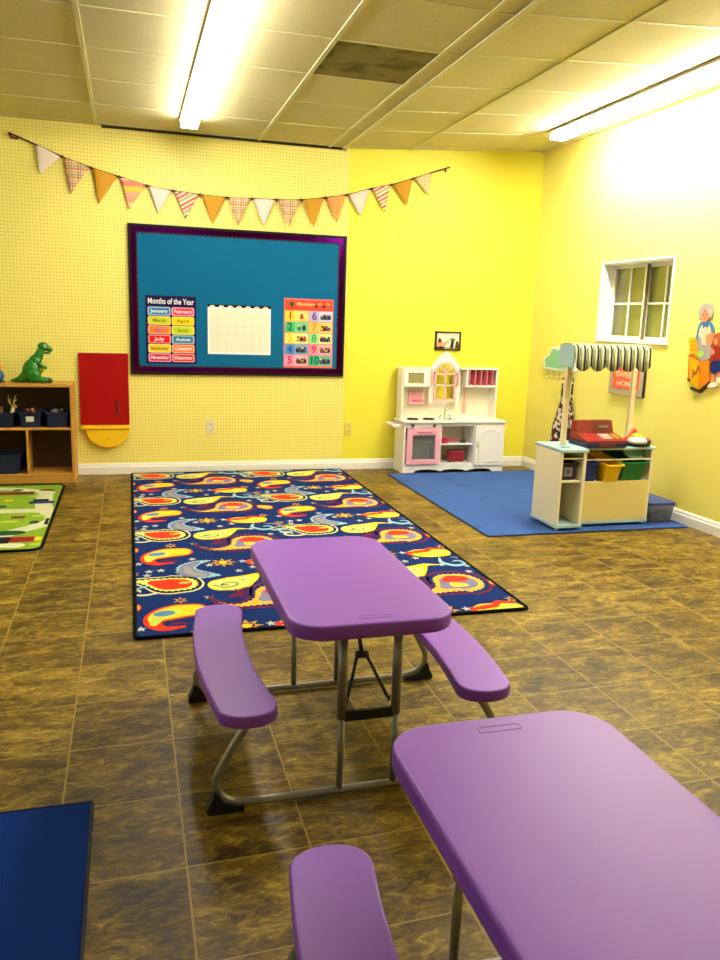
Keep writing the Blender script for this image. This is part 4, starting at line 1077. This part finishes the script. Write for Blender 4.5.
# right hand cupboard door with arch moulding
dr = kb('cupboard_door', kw, 2.930, 3.208, YF - .014, YF - .001, .062, .420, .003)
ar = [(2.972, .10), (2.972, .29)] + [(3.072 - .10 * math.cos(PI * k / 12), .29 + .095 * math.sin(PI * k / 12)) for k in range(1, 12)] + [(3.166, .29), (3.166, .10)]
b = MB(); b.use(kw).tube([(x - KXc, YF - .0155 - KYc, z) for x, z in ar], .0045, 6, closed=True); b.build('door_moulding', parent=dr)
b = MB(); b.use(chrome).tube([(2.948 - KXc, YF - .014 - KYc, .275), (2.948 - KXc, YF - .03 - KYc, .268), (2.948 - KXc, YF - .03 - KYc, .232), (2.948 - KXc, YF - .014 - KYc, .225)], .004, 6); b.build('door_handle', parent=dr)
# hutch
HF = 6.545
kb('hutch_side', kw, 2.270, 2.286, HF, YB_, .462, .905); kb('hutch_side', kw, 3.160, 3.176, HF, YB_, .462, .912)
kb('hutch_top', kw, 2.266, 2.56, HF - .004, YB_, .898, .912); kb('hutch_top', kw, 2.82, 3.180, HF - .004, YB_, .902, .916)
b = MB(); b.use(kc)           # back panel with arched window cut out, and gable
wl, wr, wb, ws = 2.584, 2.798, .628, .858; wc = (wl + wr) / 2
b.box(2.278 - KXc, wl - KXc, YB_ - .012 - KYc, YB_ - KYc, .462, .90); b.box(wr - KXc, 3.168 - KXc, YB_ - .012 - KYc, YB_ - KYc, .462, .90); b.box(wl - KXc, wr - KXc, YB_ - .012 - KYc, YB_ - KYc, .462, wb)
b.build('hutch_back', parent=t)
b = MB(); b.use(kw)
def arch(cx, r, zs, n=14, a0=0, a1=PI): return [(cx + r * math.cos(a0 + (a1 - a0) * k / n), zs + r * math.sin(a0 + (a1 - a0) * k / n)) for k in range(n + 1)]
inner = arch(wc, (wr - wl) / 2, ws)
outer = [(2.545, .70), (2.835, .70), (2.835, .905), (2.80, .93), (2.755, .985), (2.70, 1.045), (2.678, 1.052), (2.656, 1.045), (2.60, .985), (2.562, .93), (2.545, .905)]
# gable board = right half + left half around the arch
rt = [(wc, 1.055), (2.715, 1.045), (2.762, 1.00), (2.81, .945), (2.838, .905), (2.838, wb - .03), (wr, wb - .03), (wr, ws)] + [p for p in arch(wc, (wr - wl) / 2, ws, 10, 0, PI / 2)][1:]
lt = [(2 * wc - x, z) for x, z in rt][::-1]
for P in (rt, lt): b.prism(P, lambda u, v, s: (u - KXc, s - KYc, v), HF + .055, HF + .067)
b.build('gable_board', parent=t)
b = MB(); b.use(palepink)     # pink window frame with muntins
wf = wr - wl
for (x0, x1, z0, z1) in ((wl, wl + .018, wb, ws), (wr - .018, wr, wb, ws), (wl, wr, wb - .012, wb + .010), (wc - .006, wc + .006, wb, ws + .06), (wl, wr, .752, .764), (wl, wr, ws - .006, ws + .006)):
    b.box(x0 - KXc, x1 - KXc, HF + .045 - KYc, HF + .055 - KYc, z0, z1)
ao = arch(wc, wf / 2, ws); ai = arch(wc, wf / 2 - .018, ws)
b.prism(ao + ai[::-1], lambda u, v, s: (u - KXc, s - KYc, v), HF + .045, HF + .055)
for an in (PI * .28, PI * .72): b.tube([(wc - KXc, HF + .05 - KYc, ws), (wc - KXc + (wf / 2 - .01) * math.cos(an), HF + .05 - KYc, ws + (wf / 2 - .01) * math.sin(an))], .005, 6)
b.build('window_frame', parent=t)
for x0, x1 in ((2.53, 2.575), (2.805, 2.825)):
    kb('shutter', palepink if x0 > 2.7 else mat('shutter_pink', (240, 176, 176), .5), x0, x1, HF + .035, HF + .045, .765, .888)
# left wall unit (toy microwave) and right cubby
mw = MB(); mw.use(kw)
for (x0, x1, z0, z1) in ((2.278, 2.326, .748, .898), (2.470, 2.528, .748, .898), (2.326, 2.470, .868, .898), (2.326, 2.470, .748, .776)): mw.box(x0 - KXc, x1 - KXc, HF - KYc, HF + .012 - KYc, z0, z1, .001)
mw.box(2.278 - KXc, 2.528 - KXc, HF + .012 - KYc, YB_ - .012 - KYc, .748, .758); mw.box(2.518 - KXc, 2.528 - KXc, HF + .012 - KYc, YB_ - .012 - KYc, .748, .898)
mwo = mw.build('microwave_cabinet', parent=t)
b = MB(); b.use(mat('microwave_window', (150, 146, 96), .25)).box(2.326 - KXc, 2.470 - KXc, HF + .006 - KYc, HF + .010 - KYc, .776, .868); lab(b.build('microwave_window', parent=mwo), 'olive tinted microwave window')
b = MB(); b.use(kw)
for (x0, x1, z0, z1) in ((2.872, 2.890, .748, .902), (2.89, 3.168, .748, .762)): b.box(x0 - KXc, x1 - KXc, HF - KYc, YB_ - .012 - KYc, z0, z1, .001)
cb = b.build('plate_cubby', parent=t)
b = MB(); b.use(kred).box(2.890 - KXc, 3.168 - KXc, YB_ - .02 - KYc, YB_ - .0125 - KYc, .762, .902); lab(b.build('cubby_back', parent=cb), 'dark pink cubby back')
for k in range(5):
    x = 2.892 + .0555 * k + (.0 if k else 0)
    b = MB(); b.use(mat('divider_pink', (238, 140, 150), .5)).box(x + .012 - KXc, x + .018 - KXc, HF + .004 - KYc, YB_ - .021 - KYc, .762, .902); b.build('divider', parent=cb)
kb('peg_rail', kc, 2.90, 3.16, HF + .10, HF + .112, .728, .742)
for x in (2.95, 3.0, 3.05, 3.10):
    b = MB(); b.use(kc).cyl((x - KXc, HF + .10 - KYc, .735), (x - KXc, HF + .08 - KYc, .738), .004, n=8); b.build('peg', parent=t)
rk = kb('pink_rack', pink, 2.372, 2.51, YB_ - .03, YB_ - .0125, .59, .70, .01); kb('rack_ledge', pink, 2.365, 2.52, YB_ - .055, YB_ - .03, .585, .598, .003, None); kb('rack_bar', mat('rack_rose', (208, 96, 110), .5), 2.40, 2.515, YB_ - .05, YB_ - .042, .62, .628, .001)
# side rail on the left end
b = MB(); b.use(kw).box(2.170 - KXc, 2.264 - KXc, 6.46 - KYc, 6.475 - KYc, .402, .43, .003).box(2.170 - KXc, 2.264 - KXc, 6.62 - KYc, 6.635 - KYc, .402, .43, .003); b.build('rail_bracket', parent=t)
b = MB(); b.use(palepink).cyl((2.182 - KXc, 6.45 - KYc, .415), (2.182 - KXc, 6.645 - KYc, .415), .008); b.build('towel_rail', parent=t)
# things in the kitchen
t2 = thing('toy_spatula', 'pink toy spatula hanging beside the arched kitchen window', 'toy utensil', (2.912, YB_ - .0135, .50))
b = MB(); b.use(mat('spatula_pink', (240, 170, 160), .5)).box(-.010, .010, -.006, -.0005, .07, .213, .003); b.build('handle', parent=t2)
b = MB(); b.use(MATS['spatula_pink']).box(-.018, .018, -.006, -.001, .0, .075, .003); b.build('blade', parent=t2)
t2 = thing('toy_pan', 'magenta toy saucepan on the inner shelf of the play kitchen', 'toy pan', (2.66, 6.50, .2585))
mg = mat('magenta_plastic', (232, 10, 110), .4)
b = MB(); b.use(mg).lathe([(.042, 0), (.05, .004), (.054, .034), (.057, .036), (.050, .034), (.046, .006), (.0, .005)], (0, 0, 0)); b.build('pan_body', parent=t2)
b = MB(); b.use(mg).tube([(.05, -.01, .028), (.09, -.03, .032), (.125, -.045, .032)], [.007, .008, .009], 8); b.build('pan_handle', parent=t2)
t2 = thing('toy_cup', 'small black toy cup on the inner shelf of the play kitchen', 'toy cup', (2.855, 6.50, .2585))
b = MB(); b.use(blackm).lathe([(.018, 0), (.024, .004), (.026, .022), (.023, .022), (.02, .004)], (0, 0, 0)); b.build('cup_body', parent=t2)
b = MB(); b.use(blackm).tube(crom([(-.024, 0, .018), (-.038, 0, .016), (-.036, 0, .007), (-.022, 0, .006)], 3), .003, 6); b.build('cup_handle', parent=t2)
t2 = thing('toy_toaster', 'dark red toy toaster on the bottom of the play kitchen opening', 'toy toaster', (2.790, 6.52, .0855))
dr_ = mat('dark_red_plastic', (128, 10, 26), .4)
b = MB(); b.use(dr_).box(-.078, .078, -.045, .045, .004, .105, .018, 4); b.build('toaster_body', parent=t2)
for y in (-.016, .016): b = MB(); b.use(blackm).box(-.05, .05, y - .006, y + .006, .1035, .106, .001); b.build('bread_slot', parent=t2)
b = MB(); b.use(blackm).box(.078, .090, -.01, .01, .06, .07, .002); b.build('lever', parent=t2)
for x in (-.06, .06): b = MB(); b.use(blackm).cyl((x, -.03, 0), (x, -.03, .006), .008).cyl((x, .03, 0), (x, .03, .006), .008); b.build('toaster_feet', parent=t2)

# ================================================================== PLAY MARKET STAND
MX, MY = 2.98, 4.60
t = thing('market_stand', 'cream and pale blue play market stand with a striped awning, on the blue rug', 'play stand', (MX, MY, 0))
cream = mat('stand_cream', (238, 228, 192), .5); paleb = mat('stand_pale_blue', (166, 200, 206), .45); panely = mat('stand_front_cream', (228, 208, 128), .5)
def mb(nm, m, x0, x1, y0, y1, z0, z1, bev=.002, parent=None):
    b = MB(); b.use(m).box(x0 - MX, x1 - MX, y0 - MY, y1 - MY, z0, z1, bev); return b.build(nm, parent=parent or t)
F0, F1, G0, G1 = 4.405, 4.735, 4.475, 4.775
mb('side_panel', cream, 2.612, 2.630, F0, F1, .045, .520); mb('side_panel', cream, 2.775, 2.797, F0, F1, .045, .520)
mb('back_panel', mat('stand_back', (150, 140, 90), .6), 2.630, 2.775, F1 - .012, F1, .045, .52)
mb('base_board', paleb, 2.606, 2.800, F0 - .005, F1 + .004, .026, .045); mb('side_shelf', cream, 2.630, 2.775, F0 + .01, F1 - .012, .322, .332); mb('side_top', paleb, 2.608, 2.804, F0 - .014, F1 + .01, .520, .540, .004)
b = MB(); b.use(cream).cyl((2.630 - MX, F0 + .012 - MY, .478), (2.775 - MX, F0 + .012 - MY, .478), .005); b.build('rail', parent=t)
b = MB(); b.use(mat('side_cup_blue', (112, 150, 160), .4)).lathe([(.032, .0), (.034, .002), (.030, .002), (.028, .0008)], (2.690 - MX, 4.50 - MY, .540)); b.build('cup_ring', parent=t)  # ring in a darker blue than the side top
mb('front_panel', panely, 2.797, 3.325, G0, G0 + .012, .045, .312); mb('counter_shelf', cream, 2.797, 3.325, G0 + .012, G1, .300, .312)
mb('counter_base', paleb, 2.800, 3.342, G0 - .004, G1, .026, .045); mb('counter_side', cream, 3.325, 3.340, G0, G1, .045, .522); mb('counter_back', cream, 2.797, 3.325, G1 - .01, G1, .312, .522)
mb('counter_top', paleb, 2.806, 3.352, G0 - .010, G1 + .006, .522, .540, .004)
b = MB(); b.use(cream).cyl((2.797 - MX, G0 + .008 - MY, .455), (3.325 - MX, G0 + .008 - MY, .455), .0055); b.build('rail', parent=t)
for x, y in ((2.632, 4.425), (2.632, 4.715), (3.315, 4.50), (3.315, 4.755)):
    b = MB(); b.use(paleb).cyl((x - .008 - MX, y - MY, .0155 + .0085), (x + .008 - MX, y - MY, .024), .0155, n=14).box(x - .006 - MX, x + .006 - MX, y - .008 - MY, y + .008 - MY, .018, .028); b.build('caster', parent=t)
post = mat('post_pine', (238, 220, 172), .5)
for x in (2.732, 3.222):
    mb('post', post, x - .016, x + .016, 4.590, 4.618, .540, 1.10)
mb('side_panel_awning', paleb, 2.640, 2.648, 4.400, 4.575, 1.056, 1.196); mb('side_panel_awning', paleb, 3.180, 3.188, 4.400, 4.575, 1.056, 1.196)
mb('awning_batten', cream, 2.648, 3.180, 4.575, 4.590, 1.09, 1.13)
b = MB(); b.use(stripe_mat())
X0, X1 = 2.644 - MX, 3.184 - MX; NX = 80
prof = [(4.577, 1.190), (4.55, 1.201), (4.48, 1.203), (4.43, 1.200), (4.402, 1.190), (4.389, 1.165), (4.386, 1.11)]
bb = bmesh.new(); cols_ = []
for i in range(NX + 1):
    x = X0 + (X1 - X0) * i / NX
    drop = 1.068 - .034 * abs(math.sin(PI * 5 * i / NX)) ** .8
    wob = .0015 * math.sin(i * .35)
    col_ = [bb.verts.new((x, y - MY + (wob if z < 1.18 else 0), z)) for y, z in prof] + [bb.verts.new((x, 4.384 - MY + wob, drop))]
    cols_.append(col_)
for A, B in zip(cols_, cols_[1:]):
    for k in range(len(A) - 1): f = bb.faces.new((A[k], A[k + 1], B[k + 1], B[k])); f.smooth = True
b.absorb(bb); aw = b.build('awning', parent=t); so = aw.modifiers.new('cloth', 'SOLIDIFY'); so.thickness = .002; lab(aw, 'navy and cream striped scalloped awning')

# bins in the stand
bin_('toy_bin', .125, .25, .125, mat('bin_blue', (10, 40, 120), .4), (2.872, 4.60, .3125), 0, 'blue plastic bin in the market stand, left of the yellow one', 'coloured bins under the stand counter')
bin_('toy_bin', .125, .27, .120, mat('bin_yellow', (246, 196, 12), .4), (3.030, 4.585, .3325), 0, 'yellow plastic bin in the middle of the market stand', 'coloured bins under the stand counter', .16)
bin_('toy_bin', .185, .26, .130, mat('bin_green', (4, 110, 44), .4), (3.200, 4.598, .3305), 0, 'green plastic bin at the right end of the market stand', 'coloured bins under the stand counter', .15)
o = bin_('basket', .125, .24, .115, mat('basket_plum', (30, 20, 44), .6), (2.702, 4.565, .3325), 0, 'dark plum basket with a grey tag in the narrow side cubby of the stand')
b = MB(); b.use(mat('grey_tag', (130, 124, 134), .7)).box(-.03, .03, -.002, 0, -.03, .03).use(mat('tag_mark', (70, 66, 80), .7)).box(-.012, .012, -.003, -.002, -.014, .014); lab(b.build('paper_tag', parent=o, loc=(-.006, -.1165, .055)), 'grey tag')
# pale green dish standing in the green bin
o = MB().use(mat('pale_green_plate', (170, 214, 176), .35)).lathe([(.02, 0), (.05, .004), (.075, .016), (.078, .018), (.072, .018), (.048, .008), (.0, .006)], (0, 0, 0)).build('toy_plate', loc=(3.235, 4.565, .480)); o.rotation_euler = (math.radians(38), 0, .1)
tag(o, 'pale green toy plate tucked above the green bin under the counter', 'toy plate')

# toy cash register
t = thing('toy_cash_register', 'red and navy toy cash register on the counter of the market stand', 'toy cash register', (2.966, 4.575, .5405))
rr = mat('register_red', (138, 12, 8), .4); rn = mat('register_navy', (10, 22, 74), .4); rdk = mat('register_maroon', (112, 24, 22), .45)
b = MB(); b.use(rn).prism(rrect(-.150, .150, -.135, .115, .02, 4), lambda u, v, s: (u, v, s), 0, .030, .004); b.build('base', parent=t)
b = MB(); b.use(rr)
b.prism([(-.128, .030), (.105, .030), (.105, .080), (.02, .078), (-.128, .046)], lambda u, v, s: (s, u, v), -.140, .142, .005); b.build('keyboard_deck', parent=t)
b = MB(); b.use(rr)
b.prism([(.015, .076), (.11, .076), (.11, .155), (.045, .158)], lambda u, v, s: (s, u, v), -.135, .135, .008, 3); b.build('display_housing', parent=t)
def on_slope(u, v, lift): # u across, v 0..1 along the deck from front to back
    y = -.120 + .13 * v; z = .0468 + .0315 * v + lift; return (u, y, z)
b = MB(); b.use(rdk); b.face([(-.02, .019 , .084), (.115, .019, .084), (.115, .0415, .148), (-.02, .0415, .148)]); 
for v in b.bm.verts: v.co.y -= .004
b.build('display_panel', parent=t)
b = MB(); b.use(mat('display_grey', (120, 124, 96), .3)).box(.015, .085, .017, .022, .112, .126, rot=R(-.4, 3, 'X')); b.build('display_window', parent=t)
kk = [(mat('key_white', (232, 226, 206), .4), 0.0), (mat('key_yellow', (240, 190, 40), .4), .095), (mat('key_red', (214, 50, 34), .4), -.1)]
for r in range(4):
    for c in range(3):
        u = -.115 + c * .028; p = on_slope(u, .15 + r * .2, 0); b = MB(); b.use(kk[2][0]).box(u - .010, u + .010, p[1] - .009, p[1] + .009, p[2] - .004, p[2] + .005, .002); b.build('key', parent=t)
for r in range(3):
    for c in range(3):
        u = .0 + c * .026; p = on_slope(u, .3 + r * .22, 0); b = MB(); b.use(kk[0][0]).box(u - .011, u + .011, p[1] - .011, p[1] + .011, p[2] - .004, p[2] + .005, .002); lab(b.build('key', parent=t), 'white key')
for r in range(3):
    u = .098; p = on_slope(u, .3 + r * .22, 0); b = MB(); b.use(kk[1][0]).box(u - .011, u + .011, p[1] - .011, p[1] + .011, p[2] - .004, p[2] + .005, .002); lab(b.build('key', parent=t), 'yellow key')
b = MB(); b.use(rdk).box(-.06, .06, -.1395, -.134, .008, .022, .002); b.build('drawer_pull', parent=t)
# toy telephone
t = thing('toy_telephone', 'white and yellow round toy telephone with a red handset, right end of the stand counter', 'toy telephone', (3.245, 4.515, .5405))
b = MB(); b.use(blackm).prism(ellipse(0, 0, .085, .065, 24), lambda u, v, s: (u, v, s), 0, .022, .006); b.build('base', parent=t)
b = MB(); b.use(mat('phone_white', (226, 228, 214), .35)).ell((-.01, 0, .030), (.068, .056, .034), 20, 12); b.build('body', parent=t)
b = MB(); b.use(mat('phone_yellow', (246, 214, 20), .4)).ell((-.012, .01, .060), (.038, .034, .020), 16, 10); b.build('dial', parent=t)
b = MB(); b.use(mat('phone_red', (226, 66, 46), .4)).tube(crom([(-.108, .0, .045), (-.09, .0, .060), (-.05, .01, .092), (-.025, .01, .104)], 3), [.014, .013, .011, .010, .010, .010, .011, .013, .016, .017], 10); b.ell((-.105, 0, .040), (.018, .018, .016)); b.build('handset', parent=t)
b = MB(); b.use(mat('phone_maroon', (120, 20, 26), .4)).ell((.07, 0, .028), (.02, .03, .022)); b.build('side_knob', parent=t)

# clear tub with blue lid
t = thing('storage_tub', 'low clear storage tub with a blue lid on the rug behind the market stand', 'storage tub', (3.462, 4.66, .0085))
clear = bpy.data.materials.new('clear_plastic'); clear.use_nodes = True; gb = clear.node_tree.nodes['Principled BSDF']; gb.inputs['Transmission Weight'].default_value = .85; gb.inputs['Roughness'].default_value = .25; gb.inputs['Base Color'].default_value = (.55, .58, .62, 1); gb.inputs['IOR'].default_value = 1.15
b = bin_mb(.205, .36, .125, clear, .9); b.build('tub_body', parent=t)
b = MB(); b.use(mat('lid_blue', (36, 56, 128), .4)).prism(rrect(-.110, .110, -.19, .19, .03, 4), lambda u, v, s: (u, v, s), .1255, .143, .004); lab(b.build('tub_lid', parent=t), 'blue lid')
for i, (x, y, c) in enumerate([(-.09, -.10, (190, 60, 60)), (.0, -.12, (200, 170, 150)), (.08, -.10, (200, 190, 170)), (-.02, .02, (90, 70, 60)), (.07, .06, (60, 60, 90)), (-.09, .08, (160, 150, 60))]):
    o = MB().use(mat('tub_toy_%d' % i, c, .5)).box(-.022, .022, -.022, .022, 0, .045, .008, 3).ell((0, 0, .052), (.015, .015, .012)).build('toy_block', loc=(3.462 + x * .62, 4.66 + y, .0135), rz=i * .7)
    tag(o, ['small red toy', 'pinkish beige toy', 'cream toy', 'dark brown toy', 'dark blue toy', 'dull yellow toy'][i] + ' inside the clear storage tub', 'toy', 'toys inside the storage tub')

# ================================================================== RIGHT WALL THINGS
def wthing(name, label, cat, s, z, group=None, off=.001):
    p = wpt(s, off); return thing(name, label, cat, (p[0], p[1], z), WA, group)
# framed sign
t = wthing('wall_sign', 'weathered wooden sign with a coral panel, hanging under the window', 'sign', 1.475, .81)
greyw = wood('weathered_wood', (196, 184, 140), (150, 140, 104), (2, 9, 9), .7)
sw, sh = .205, .30
b = MB(); b.use(greyw).box(-sw, sw, -.022, 0, 0, sh, .002); b.build('sign_board', parent=t)
b = MB(); b.use(mat('sign_coral', (236, 92, 52), .6)).box(-sw + .045, sw - .045, -.0245, -.022, .045, sh - .04, .001); lab(b.build('coral_panel', parent=t), 'coral painted panel')
b = MB(); b.use(slot).box(sw, sw + .003, -.022, 0, 0, sh); lab(b.build('dark_edge', parent=t), 'dark side edge')
cr = mat('sign_cream', (248, 206, 160), .6)
text_mesh('HOME', .058, cr, 'lettering', t, (0, -.0252, .218), fitw=.20, bold=.001)
text_mesh('SWEET', .062, cr, 'lettering', t, (0, -.0252, .150), fitw=.25, bold=.001); text_mesh('HOME', .05, cr, 'lettering', t, (0, -.0252, .083), fitw=.20, bold=.001)
# cloud coat rack
t = wthing('cloud_rack', 'cloud-shaped green and white coat rack on the right wall behind the stand', 'coat rack', .53, .93)
cl = [(-.245, .03), (-.262, .075), (-.225, .115), (-.175, .125), (-.155, .175), (-.095, .200), (-.03, .185), (.01, .205), (.07, .195), (.11, .155), (.165, .160), (.215, .130), (.225, .085), (.245, .045), (.225, .0), (-.21, .0)]
cl = [tuple(p) for p in crom([(x, z, 0) for x, z in cl], 4, True)]; cl = [(p[0], p[1]) for p in cl]
b = MB(); b.use(mat('cloud_white', (226, 232, 212), .5)).prism(cl, lambda u, v, s: (u, -s, v), 0, .018); b.build('cloud_board', parent=t)
b = MB(); b.use(mat('cloud_mint', (132, 196, 160), .5)).prism([(x * .86, .1 + (z - .1) * .80) for x, z in cl], lambda u, v, s: (u, -s, v), .018, .0205); lab(b.build('mint_panel', parent=t), 'mint green cloud face')
for x in (-.19, -.095, 0, .095, .19):
    b = MB(); b.use(mat('hook_wire', (196, 184, 120), .4)).tube(crom([(x, -.004, .004), (x, -.006, -.055), (x, -.03, -.068), (x, -.045, -.045)], 3), .004, 6); b.build('hook', parent=t)
# apron
t = wthing('apron', 'black, cream and maroon patterned child apron hanging by two straps on the right wall', 'apron', .70, .31)
ap = apron_mat()
b = MB(); b.use(ap)
bb = bmesh.new(); g = []
for i in range(13):
    f = i / 12; z = .38 * (1 - f); hw_ = .085 + .085 * min(1, f * 1.6); row = []
    for k in range(9):
        x = -hw_ + 2 * hw_ * k / 8; row.append(bb.verts.new((x - .02 * f, -.022 - .012 * math.sin(k * 1.9 + .5) * (.3 + f), z)))
    g.append(row)
for A, B in zip(g, g[1:]):
    for k in range(8): f = bb.faces.new((A[k], B[k], B[k + 1], A[k + 1])); f.smooth = True
b.absorb(bb); o = b.build('apron_body', parent=t); so = o.modifiers.new('cloth', 'SOLIDIFY'); so.thickness = .003
for sx, xt in ((-1, -.055), (1, .095)):
    b = MB(); b.use(ap).tube([(sx * .078, -.024, .37), ((sx * .078 + xt) / 2, -.03, .47), (xt, -.034, .575)], [.009, .008, .007], 6); b.build('strap', parent=t)

# painted wooden cut-out of a baker and a child at a counter
t = wthing('baker_cutout', 'painted cut-out of grey-haired baker and child at orange counter, on the right wall', 'wall decoration', 2.21, .90)
def canvas(px, py):      # drawing units -> metres on the wall
    return ((px - 15) * .0095 + .00108 * (py - 92) - 0, -.0063 * (py - 92) + .0009 * px - .005)
class Cut:
    def __init__(s): pass
    def piece(s, nm, polys, th=.012, label=None):
        b = MB()
        for k, (P, m, l) in enumerate(polys):
            Q = [canvas(*p) for p in P]
            ar = sum(Q[i - 1][0] * Q[i][1] - Q[i][0] * Q[i - 1][1] for i in range(len(Q)))
            if ar < 0: Q = Q[::-1]
            b.use(m).prism(Q, lambda u, v, w: (u, -w, v), 0, th + l * .0012)
        o = b.build(nm, parent=t)
        if label: lab(o, label)
        return o
C_ = Cut()
def S_(pts, n=4, closed=True): return [(p.x, p.y) for p in crom([(x, y, 0) for x, y in pts], n, closed)]
hair = ink('hair_grey', (166, 156, 136)); skin = ink('skin', (206, 132, 86)); blue_ = ink('shirt_blue', (70, 116, 150)); apw = ink('apron_cream', (214, 192, 152)); org = ink('counter_orange', (214, 124, 8)); orgd = ink('counter_side', (198, 92, 8)); yl_ = ink('cupboard_yellow', (226, 166, 6)); brn = ink('plinth', (60, 36, 22)); redb = ink('shirt_red', (140, 36, 20)); nav = ink('shorts_navy', (20, 40, 92)); hr2 = ink('hair_auburn', (160, 76, 34)); wht = ink('shoe_white', (232, 222, 190)); lime = ink('bowl_green', (150, 196, 70)); pot = ink('pot_grey', (160, 150, 140))
bow = ink('bow_blue', (40, 96, 140)); linec = ink('drawn_line', (150, 84, 20))
C_.piece('baker_body', [(S_([(19, 24), (22, 21), (28, 21), (32, 25), (33, 33), (31, 40), (29, 46), (22, 47), (17, 42), (17, 33)]), blue_, 0), (S_([(22, 25), (29, 25), (31, 33), (31, 44), (20, 44), (19, 34)]), apw, 1),
    (S_([(26, 46), (31, 50), (30, 58), (23, 60), (20, 50)]), apw, .5), (S_([(24, 22.5), (26, 24.5), (28, 22), (28.5, 28), (26, 26), (23.5, 28)]), bow, 2)])
C_.piece('baker_head', [(S_([(21, 12), (25, 10), (29, 12), (29.5, 17), (27, 21), (23, 20.5), (21, 17)]), skin, 1), (S_([(19.5, 18), (19.5, 9), (23, 3.5), (28, 2.5), (32, 5.5), (32.5, 13), (30.5, 19), (29, 14), (26, 9.5), (22.5, 12), (21.5, 18)]), hair, 2), (ellipse(24, 14.5, .6, .6, 8), brn, 2), (ellipse(27, 14.5, .6, .6, 8), brn, 2), ([(24.4, 18), (26.6, 18), (25.5, 18.8)], redb, 2)])
C_.piece('baker_arm', [(S_([(17.5, 33), (20, 36), (19, 42), (16, 38)]), blue_, 1), (S_([(27, 35), (33, 34), (32, 44), (28, 47), (26, 41)]), skin, 2)])
C_.piece('cupboard', [([(9.5, 37), (17.5, 36), (17.5, 54), (10, 53)], yl_, 1)] + [([(11 + k * 2, 40 + r * 4), (12.2 + k * 2, 40 + r * 4), (12.2 + k * 2, 41.2 + r * 4), (11 + k * 2, 41.2 + r * 4)], orgd, 1.6) for k in range(3) for r in range(3)])
C_.piece('counter', [([(9, 53), (18, 58), (29, 60), (29, 82), (19, 91), (8, 80)], orgd, 0), ([(10, 56), (19, 61), (19, 90), (10, 83)], yl_, 1), ([(19.5, 61), (29, 61), (28.5, 82), (19.5, 90)], org, 1), ([(7.5, 78), (11, 80), (11, 81.5), (8, 81.5)], brn, 1.5), ([(10.5, 87.5), (19.5, 91.5), (29, 82.5), (29, 85), (19.5, 94), (10.5, 90)], brn, 1.5),
    (stroke([(13, 78), (14, 72), (16, 75), (19, 66), (20, 72)], [.6] * 5), linec, 2), (stroke([(12, 70), (17, 72)], [.4] * 2), linec, 2)])
C_.piece('mixing_bowl', [(S_([(18.5, 38), (21, 37), (23, 46), (29, 45), (31, 50), (29, 57), (24, 61), (19, 58)]), pot, 2), (S_([(18, 52), (21, 50), (24, 52), (23, 56), (19, 57)]), lime, 3)])
C_.piece('child_body', [(S_([(33, 45), (36, 41), (40, 42), (41, 52), (40, 63), (32, 64), (30.5, 56)]), redb, 1), (S_([(29, 48), (33, 50), (34, 54), (30, 56), (28, 52)]), skin, 1.6), (S_([(31, 63), (39, 62), (39, 72), (31, 74)]), nav, 1.4), ([(31.5, 73), (34, 73), (33.5, 84), (31.5, 84)], skin, .6), ([(36, 72), (38, 72), (39, 80), (37, 80)], skin, .6), (S_([(28, 85), (33, 83), (36, 85), (35, 88), (28, 88.5)]), wht, 1.2), (S_([(35, 80), (39, 78), (41, 80), (38, 84)]), wht, 1.2)])
C_.piece('child_head', [(S_([(34, 40), (35, 35), (40, 34), (44, 38), (43, 46), (38, 48), (35, 46)]), hr2, 2), (S_([(34, 40), (36, 39), (37, 44), (35, 46), (33.5, 44)]), skin, 2.8)])
